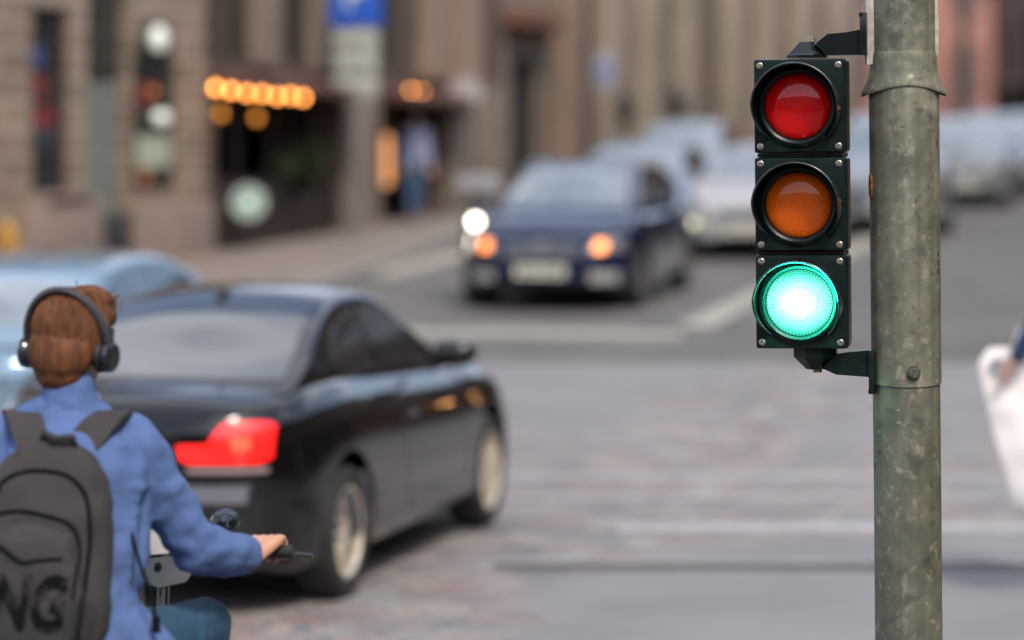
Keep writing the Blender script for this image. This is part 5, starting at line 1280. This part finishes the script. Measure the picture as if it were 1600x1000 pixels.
# white carrier bag with a punched oval handle, hanging from the bent arm
bagp = wpt(1592, 660, 13.9)
bt = thing('carrier_bag', 'white plastic carrier bag with cut-out handle hanging at the right edge', 'bag', (bagp.x, bagp.y, wpt(0, 792, 13.9).z), (0, 0, R(6)))
M_wb = mat('white_plastic', (.78, .75, .74), .45, var=.04); 
H = .78; bm = bmesh.new(); NI, NJ = 40, 44
def bagpt(a, b, side):
    # a across, b up; outline wide at the shoulders, tapering to the foot, loops at the top
    wl = -.215 + .19 * (1 - b) ** 1.2; wr = .25 - .05 * (1 - b); top = .0
    if b > .86: f = (b - .86) / .14; wl += .07 * f * f; wr -= .07 * f * f
    x = wl + (wr - wl) * a; th = .055 * math.sin(PI * min(1, max(0, a))) * (1 - b ** 3) * (.35 + .65 * math.sin(PI * min(1, b * 1.0 + .15)))
    y = side * (th + .003) + .012 * noise.noise(Vector((x * 9, side, b * 5)))
    return Vector((x, y, b * H))
for side in (-1, 1):
    G = [[bm.verts.new(bagpt(i / NI, j / NJ, side)) for j in range(NJ + 1)] for i in range(NI + 1)]
    for i in range(NI):
        for j in range(NJ):
            cx = (G[i][j].co + G[i + 1][j + 1].co) / 2
            if ((cx.x + .115) / .048) ** 2 + ((cx.z - .675) / .05) ** 2 < 1: continue
            bm.faces.new((G[i][j], G[i + 1][j], G[i + 1][j + 1], G[i][j + 1]))
    if side == -1: G0 = G
for j in range(NJ):
    for e in (0, NI): bm.faces.new((G0[e][j], G[e][j], G[e][j + 1], G0[e][j + 1]))
for i in range(NI): 
    for e in (0, NJ): bm.faces.new((G0[i][e], G[i][e], G[i + 1][e], G0[i + 1][e]))
obj('bag_body', bm, M_wb, bt, angle=80)
bm = bmesh.new(); bx0 = bagpt(.25, 1, 0) ; tube(bm, catm([(-.02, 0, H - .02), (.0, 0, H + .07), (.07, 0, H + .11), (.14, 0, H + .07), (.16, 0, H - .02)], 5), .011, 8); obj('handle', bm, M_wb, bt)

# ---------------------------------------------------------------- traffic light and pole (in focus)
LEAN = R(-.52)
M_pole = bpy.data.materials.new('weathered_galvanised_steel'); M_pole.use_nodes = True
def pole_mat(m, tintc=1.0):
    t = m.node_tree; b = t.nodes['Principled BSDF']; tc = N(t, 'ShaderNodeTexCoord'); OB = tc.outputs['Object']
    def nz(sc, det=6, mp=None, dist=0):
        n = N(t, 'ShaderNodeTexNoise'); n.inputs['Scale'].default_value = sc; n.inputs['Detail'].default_value = det; n.inputs['Distortion'].default_value = dist
        t.links.new(mp or OB, n.inputs['Vector']); return n.outputs[0]
    base = ramp(t, nz(14, 8, dist=.15), [(.3, (.105 * tintc, .105 * tintc, .076 * tintc)), (.5, (.155 * tintc, .153 * tintc, .113 * tintc)), (.72, (.215 * tintc, .208 * tintc, .158 * tintc))])
    # zinc spangle
    vo = N(t, 'ShaderNodeTexVoronoi'); vo.inputs['Scale'].default_value = 70; t.links.new(OB, vo.inputs['Vector'])
    sc_ = N(t, 'ShaderNodeSeparateColor'); t.links.new(vo.outputs['Color'], sc_.inputs[0])
    c = mix(t, 1.0, base, ramp(t, sc_.outputs[0], [(0, (.84, .86, .85)), (1, (1.14, 1.12, 1.08))]), 'MULTIPLY')
    # pale flaking patches, dark stains, rust specks, vertical streaks
    c = mix(t, ramp(t, nz(48, 9, dist=.3), [(.58, (0, 0, 0)), (.68, (.5, .5, .5))]), c, (.36, .33, .27))
    c = mix(t, ramp(t, nz(95, 4, dist=.1), [(.67, (0, 0, 0)), (.74, (.8, .8, .8))]), c, (.44, .40, .33))
    c = mix(t, ramp(t, nz(30, 10, dist=.2), [(.30, (.6, .6, .6)), (.42, (0, 0, 0))]), c, (.045, .043, .034))
    c = mix(t, ramp(t, nz(60, 5), [(.27, (.7, .7, .7)), (.34, (0, 0, 0))]), c, (.06, .035, .02))
    mp = N(t, 'ShaderNodeMapping'); mp.inputs['Scale'].default_value = (70, 70, 2.2); t.links.new(OB, mp.inputs[0])
    c = mix(t, ramp(t, nz(1, 5, mp.outputs[0]), [(.45, (0, 0, 0)), (.75, (.6, .6, .6))]), c, (.075, .078, .062))
    t.links.new(c, b.inputs['Base Color']); b.inputs['Metallic'].default_value = .25
    t.links.new(ramp(t, nz(25), [(.3, (.42, .42, .42)), (.7, (.68, .68, .68))]), b.inputs['Roughness'])
    bp = N(t, 'ShaderNodeBump'); bp.inputs['Strength'].default_value = .5; bp.inputs['Distance'].default_value = .003
    t.links.new(math_n(t, 'ADD', nz(55, 8, dist=.2), math_n(t, 'MULTIPLY', nz(160, 4), .4)), bp.inputs['Height']); t.links.new(bp.outputs[0], b.inputs['Normal'])
pole_mat(M_pole, 1.14)
M_pole2 = bpy.data.materials.new('weathered_galvanised_lower'); M_pole2.use_nodes = True; pole_mat(M_pole2, .84)
M_pole3 = bpy.data.materials.new('weathered_galvanised_collar'); M_pole3.use_nodes = True; pole_mat(M_pole3, 1.3)
SG_Y = 4.444
def zz(py): return CAM_H - (py - HOR) / 1000.0
pz0 = g(4.5); pole = thing('signal_pole', 'weathered galvanised steel pole carrying the traffic light, in sharp focus', 'pole', (.6352 * 1.786, 4.46 * 1.786, CAM_H * (1 - 1.786)), (0, LEAN, 0)); pole.scale = (1.786,) * 3
def pl(prof, m, name, seg=72, warp=None, parent=pole):
    bm = bmesh.new(); lathe(bm, prof, seg=seg, close=False)
    if warp:
        for v in bm.verts: v.co = warp(v.co)
    return obj(name, bm, m, parent, angle=50)
def fine(prof, step=.02):
    out = []
    for (a, b), (c_, d) in zip(prof, prof[1:]):
        n = max(1, int(abs(d - b) / step)); out += [(a + (c_ - a) * k / n, b + (d - b) * k / n) for k in range(n)]
    return out + [prof[-1]]
def wob(v):
    a = math.atan2(v.y, v.x); k = 1 + .008 * noise.noise(Vector((math.cos(a) * 1.5, math.sin(a) * 1.5, v.z * 7))) ; return Vector((v.x * k, v.y * k, v.z))
pl(fine([(0, .968), (.0525, .968), (.0525, zz(560)), (0, zz(560))]), M_pole2, 'lower_tube', warp=wob)
pl([(0, .969), (.11, .969), (.11, .980), (.0535, .984), (.0535, .970), (0, .970)], M_pole2, 'base_plate')
pl(fine([(.0525, zz(598)), (.0548, zz(598)), (.0548, zz(118)), (.050, zz(112))]), M_pole, 'sleeve', warp=lambda v: wob(v) + Vector((0, 0, -.004 * abs(math.sin(math.atan2(v.y, v.x))) * (1 if v.z < zz(580) else 0))))
pl(fine([(.0535, zz(112)), (.0492, zz(84)), (.0490, zz(-900)), (0, zz(-900))], .05), M_pole, 'upper_tube', warp=wob)
def skirt(v):
    a = math.atan2(v.y, v.x); f = abs(math.sin(a)); low = max(0, min(1, (zz(88) - v.z) / .055)); fl = (abs(math.cos(a)) ** 5) * low ** 3 * .0095
    r = Vector((v.x, v.y)); r = r * (1 + fl / max(r.length, .01)); return Vector((r.x, r.y, v.z + .016 * f ** 1.5 * low))
pl([(.0500, zz(80)), (.0515, zz(86)), (.0517, zz(98)), (.0520, zz(105)), (.0530, zz(118)), (.0545, zz(130)), (.0560, zz(138)), (.0572, zz(146)), (.0575, zz(149)), (.0568, zz(151)), (.0550, zz(142)), (.0505, zz(110))], M_pole3, 'collar', warp=skirt)
M_flk = mat('pale_flaking_edge', (.42, .38, .33), .7, var=.2, scale=60, bump=.4)
for q, (a0, a1, zb_) in enumerate(((176, 196, 100), (-12, 4, 88))):
    bm = bmesh.new(); rows = []
    for i in range(24):
        z = zz(zb_) + (zz(-900) - zz(zb_)) * i / 23; rn = .004 * noise.noise(Vector((q, 0, z * 30)))
        rows.append([bm.verts.new((r_ * math.cos(R(a)), r_ * math.sin(R(a)), z)) for r_, a in ((.0494, a0), (.0605 - .007 * q + rn, a0 + 4), (.0605 - .007 * q + rn, a1 - 4), (.0494, a1))])
    for a, b in zip(rows, rows[1:]):
        for k in range(3): bm.faces.new((a[k], a[k + 1], b[k + 1], b[k]))
    bm.faces.new(rows[0]); obj('edge_flange', bm, M_flk, pole, smooth=False)
# bolt near the bottom of the sleeve
Mbt = Matrix.Translation((.0035, -.0548, zz(580))) @ Matrix.Rotation(R(90), 4, 'X')
bm = bmesh.new(); lathe(bm, [(0, -.004), (.0112, -.004), (.0112, .0012), (0, .0012)], Mbt, 24); lathe(bm, [(0, .0012), (.0085, .0012), (.0085, .006), (.0070, .0078), (0, .008)], Mbt, 24); obj('bolt', bm, mat('dull_bolt', (.10, .098, .085), .5, .6, var=.3, scale=200), pole)
bm = bmesh.new()
for py in (396, 410, 423): box(bm, (.0535 * math.cos(R(-30)), .0535 * math.sin(R(-30)), zz(py)), (.004, .006, .009), .001)
obj('slot', bm, M_dark, pole)
bm = bmesh.new(); superell(bm, (-.0535, -.006, zz(290)), (.0035, .012, .022), .8); obj('rust_scab', bm, mat('rust', (.20, .075, .015), .9, var=.4, scale=150), pole)

# --- signal
M_hous = mat('signal_black_green', (.0042, .012, .0115), .27, col2=(.016, .024, .023), thr=(.52, .80), scale=14, bump=.06, bscale=500, spec=.22)
M_vis = mat('visor_black', (.004, .007, .008), .22, var=.1, scale=8, spec=.5)
M_gask = mat('gasket', (.012, .014, .012), .7)
M_screw = mat('zinc_screw', (.40, .36, .29), .35, .9, var=.2, scale=400)
def lens_mat(name, lo, hi, lit=False):
    m = bpy.data.materials.new(name); m.use_nodes = True; t = m.node_tree; b = t.nodes['Principled BSDF']
    tc = N(t, 'ShaderNodeTexCoord'); sx = N(t, 'ShaderNodeSeparateXYZ'); t.links.new(tc.outputs['Object'], sx.inputs[0])
    X, Z = sx.outputs[0], sx.outputs[2]
    r = math_n(t, 'SQRT', math_n(t, 'ADD', math_n(t, 'MULTIPLY', X, X), math_n(t, 'MULTIPLY', Z, Z)))
    a = math_n(t, 'ARCTAN2', Z, X)
    ring = math_n(t, 'SINE', math_n(t, 'MULTIPLY', r, 2 * PI / .0036))
    beads = math_n(t, 'SINE', math_n(t, 'MULTIPLY', a, 60))
    pat = math_n(t, 'ADD', math_n(t, 'MULTIPLY', math_n(t, 'ADD', ring, 1), .3), math_n(t, 'MULTIPLY', math_n(t, 'ADD', beads, 1), .2))
    rn = math_n(t, 'DIVIDE', r, .051)
    c = mix(t, math_n(t, 'POWER', pat, 1.3), lo, hi)
    if lit:
        # lamp behind the prismatic lens: white-hot core fading to sea green, broken by the bead pattern
        n = N(t, 'ShaderNodeTexNoise'); n.inputs['Scale'].default_value = 22; t.links.new(tc.outputs['Object'], n.inputs['Vector'])
        rx = math_n(t, 'SQRT', math_n(t, 'ADD', math_n(t, 'MULTIPLY', math_n(t, 'MULTIPLY', X, X), .72), math_n(t, 'MULTIPLY', math_n(t, 'MULTIPLY', Z, Z), 1.2)))
        rr_ = math_n(t, 'ADD', math_n(t, 'DIVIDE', rx, .051), math_n(t, 'MULTIPLY', math_n(t, 'SUBTRACT', n.outputs[0], .5), .22))
        glow = ramp(t, rr_, [(0, (1.3, 1.8, 1.6)), (.30, (.85, 1.35, 1.15)), (.5, (.36, .85, .68)), (.72, (.20, .70, .54)), (1.0, (.03, .36, .25))])
        dots = mix(t, math_n(t, 'POWER', pat, 1.5), (.35, .55, .5), (2.3, 2.1, 2.1))
        e = mix(t, 1.0, glow, dots, 'MULTIPLY')
        t.links.new(e, b.inputs['Emission Color']); b.inputs['Emission Strength'].default_value = 1.15
        c = (.02, .25, .18)
        b.inputs['Base Color'].default_value = (*c, 1)
    else: t.links.new(c, b.inputs['Base Color'])
    b.inputs['Specular IOR Level'].default_value = .15; b.inputs['Roughness'].default_value = .3; b.inputs['Coat Weight'].default_value = .65; b.inputs['Coat Roughness'].default_value = .03
    bp = N(t, 'ShaderNodeBump'); bp.inputs['Strength'].default_value = .35; bp.inputs['Distance'].default_value = .0006
    t.links.new(pat, bp.inputs['Height']); t.links.new(bp.outputs[0], b.inputs['Normal'])
    return m
M_red_l = lens_mat('red_lens', (.40, .0, .0), (1.0, .002, .003)); M_amb_l = lens_mat('amber_lens', (.5, .05, .0), (1.0, .19, .001)); M_grn_l = lens_mat('green_lens_lit', (0, .2, .1), (0, .4, .3), True)
K = 1.786
sig = thing('traffic_light', 'black three-lamp traffic light, red and amber unlit and green lamp glowing', 'traffic light', (K * (1250.5 - 800) / 1000, SG_Y * K, CAM_H + K * (zz(319) - CAM_H)), (0, 0, 0))
sig.scale = (K, K, K)
sig.rotation_mode = 'QUATERNION'; sig.rotation_quaternion = (Matrix.Rotation(LEAN, 4, 'Y') @ Matrix.Rotation(R(-11.5), 4, 'Z')).to_quaternion()
HX = .0725
for k, (dz, lm, nm) in enumerate(((.1535, M_red_l, 'red'), (0, M_amb_l, 'amber'), (-.1525, M_grn_l, 'green'))):
    mod = bpy.data.objects.new('signal_section', None); link(mod, sig); mod.location = (0, 0, dz)
    bm = bmesh.new(); box(bm, (.001, .036, 0), (2 * HX, .062, .1475), .008, 3); obj('housing', bm, M_hous, mod)
    bm = bmesh.new(); box(bm, (0, -.001, 0), (2 * HX - .004, .010, .146), .004, 3); obj('face_plate', bm, M_hous, mod)
    cx, cz = -.002, -.001
    My = Matrix.Translation((cx, 0, cz)) @ Matrix.Rotation(R(90), 4, 'X')     # local Z of the profile -> towards the viewer (-Y)
    bm = bmesh.new(); lathe(bm, [(.0515, .004), (.0535, .0105), (.0575, .0125), (.0620, .0110), (.0655, .0065), (.0700, .0062), (.0705, .004), (.0700, .002), (.0515, .002)], My, 96, close=True); obj('bezel_ring', bm, M_hous, mod)
    # visor: a shell whose length falls off below
    bm = bmesh.new(); na = 120; ro, ri = .0700, .0672; G = []
    for i in range(na + 1):
        th = R(-137 + 274 * i / na); d = abs(math.degrees(th)); ln = .064 if d < 84 else .064 - .057 * ((d - 84) / 53) ** 1.15
        cols = []
        for q in range(9):
            y = -(.0055 + ln * q / 8); kk = 1 - .035 * q / 8
            cols.append((Vector((cx + ro * kk * math.sin(th), y, cz + ro * kk * math.cos(th))), Vector((cx + ri * kk * math.sin(th), y, cz + ri * kk * math.cos(th)))))
        G.append([(bm.verts.new(a), bm.verts.new(b)) for a, b in cols])
    for i in range(na):
        for q in range(8):
            for w_ in (0, 1): bm.faces.new((G[i][q][w_], G[i + 1][q][w_], G[i + 1][q + 1][w_], G[i][q + 1][w_]))
        for q in (0, 8): bm.faces.new((G[i][q][0], G[i + 1][q][0], G[i + 1][q][1], G[i][q][1]))
    for e in (0, na):
        for q in range(8): bm.faces.new((G[e][q][0], G[e][q][1], G[e][q + 1][1], G[e][q + 1][0]))
    obj('visor', bm, M_vis, mod)
    # rolled lip along the visor's edge
    P = [(a.co + b.co) / 2 for a, b in []]
    bm = bmesh.new(); L8 = []
    for i in range(na + 1):
        th = R(-137 + 274 * i / na); d = abs(math.degrees(th)); ln = .064 if d < 84 else .064 - .057 * ((d - 84) / 53) ** 1.15; kk = 1 - .035
        L8.append((cx + .0687 * kk * math.sin(th), -(.0055 + ln), cz + .0687 * kk * math.cos(th)))
    tube(bm, L8, .0017, 8); obj('visor_lip', bm, mat('visor_lip_black', (.01, .016, .018), .18, spec=.7, coat=.5), mod)
    # domed lens, own origin at its centre so the pattern is concentric
    bm = bmesh.new(); lathe(bm, [(.0518 * math.cos(a), .013 * math.sin(a)) for a in [PI / 2 * j / 24 for j in range(25)]], Matrix.Rotation(R(90), 4, 'X'), 128)
    bmesh.ops.remove_doubles(bm, verts=bm.verts[:], dist=1e-6)
    lo = obj('lens', bm, lm, mod); lo.location = (cx, -.0045, cz)
    if nm == 'green':
        lo['label'] = 'glowing green lens'
        ll = bpy.data.lights.new('green_lamp', 'POINT'); ll.energy = 3.4; ll.color = (.02, 1, .62); ll.shadow_soft_size = .034
        gl = bpy.data.objects.new('green_lamp', ll); link(gl, mod); gl.location = (cx, -.030, cz)
    elif nm == 'red': lo['label'] = 'unlit red lens'
    else: lo['label'] = 'unlit amber lens'
    for sx in (-1, 1):
        for sz in (-1, 1):
            Ms = Matrix.Translation((sx * .0612, -.006, sz * .0632)) @ Matrix.Rotation(R(90), 4, 'X')
            bm = bmesh.new(); lathe(bm, [(0, 0), (.0052, 0), (.0053, .0007), (.0046, .0012), (.0038, .0013), (.0038, .0028), (.0034, .0034), (.0021, .0035), (.0019, .0008), (0, .0006)], Ms, 20); obj('screw', bm, M_screw, mod)
for dz in (.0767, -.0764):
    bm = bmesh.new(); box(bm, (.001, .036, dz), (2 * HX - .008, .056, .0058), .001); obj('gasket', bm, M_gask, sig)
# brackets: upper cone and arm, lower cone and arm, clamp plates against the pole
def SZ(py): return zz(py) - zz(319)
def SXp(px): return (px - 1250.5) / 1000
bm = bmesh.new(); Mt = Matrix.Translation((SXp(1260), .035, 0))
lathe(bm, [(0, SZ(90)), (.033, SZ(90)), (.033, SZ(85.5)), (.030, SZ(84)), (.0135, SZ(66)), (.0125, SZ(64.5)), (0, SZ(64.5))], Mt @ Matrix.Rotation(R(22.5), 4, 'Z'), 8); obj('upper_cone', bm, M_vis, sig, angle=20)
bm = bmesh.new(); lathe(bm, [(0, SZ(64.5)), (.0078, SZ(64.5)), (.0078, SZ(62)), (.0062, SZ(61.8)), (.0062, SZ(57)), (.005, SZ(56)), (0, SZ(56))], Matrix.Translation((SXp(1266), .033, 0)), 16); obj('upper_bolt', bm, M_screw, sig)
bm = bmesh.new(); prism(bm, [(SXp(1275), SZ(67.5)), (SXp(1294), SZ(53)), (SXp(1322), SZ(51)), (SXp(1345), SZ(47)), (SXp(1345), SZ(86.5)), (SXp(1290), SZ(86.5))], .018, .050); bevel_all(bm, .002); obj('upper_arm', bm, M_vis, sig)
bm = bmesh.new(); box(bm, (SXp(1350), .034, SZ(54)), (.011, .05, .067), .0015); box(bm, (SXp(1347), .034, SZ(24)), (.007, .05, .008), .001); obj('upper_clamp_plate', bm, M_vis, sig)
bm = bmesh.new(); lathe(bm, [(0, SZ(545)), (.036, SZ(545)), (.036, SZ(559)), (.0155, SZ(579)), (0, SZ(579))], Matrix.Translation((SXp(1269), .035, 0)) @ Matrix.Rotation(R(22.5), 4, 'Z'), 8); obj('lower_cone', bm, M_hous, sig, angle=20)
bm = bmesh.new(); lathe(bm, [(0, SZ(579)), (.007, SZ(579)), (.007, SZ(584)), (0, SZ(584))], Matrix.Translation((SXp(1272), .030, 0)), 6); obj('lower_bolt', bm, mat('brass_nut', (.20, .16, .08), .4, .8), sig)
bm = bmesh.new(); prism(bm, [(SXp(1281), SZ(577)), (SXp(1304), SZ(554)), (SXp(1325), SZ(551)), (SXp(1354), SZ(548)), (SXp(1354), SZ(590)), (SXp(1302), SZ(586.5))], .018, .050); bevel_all(bm, .002); obj('lower_arm', bm, M_hous, sig)
bm = bmesh.new(); box(bm, (SXp(1358), .034, SZ(582)), (.009, .05, .068), .0015); box(bm, (SXp(1356), .034, SZ(612)), (.007, .05, .006), .001); obj('lower_clamp_plate', bm, M_hous, sig)
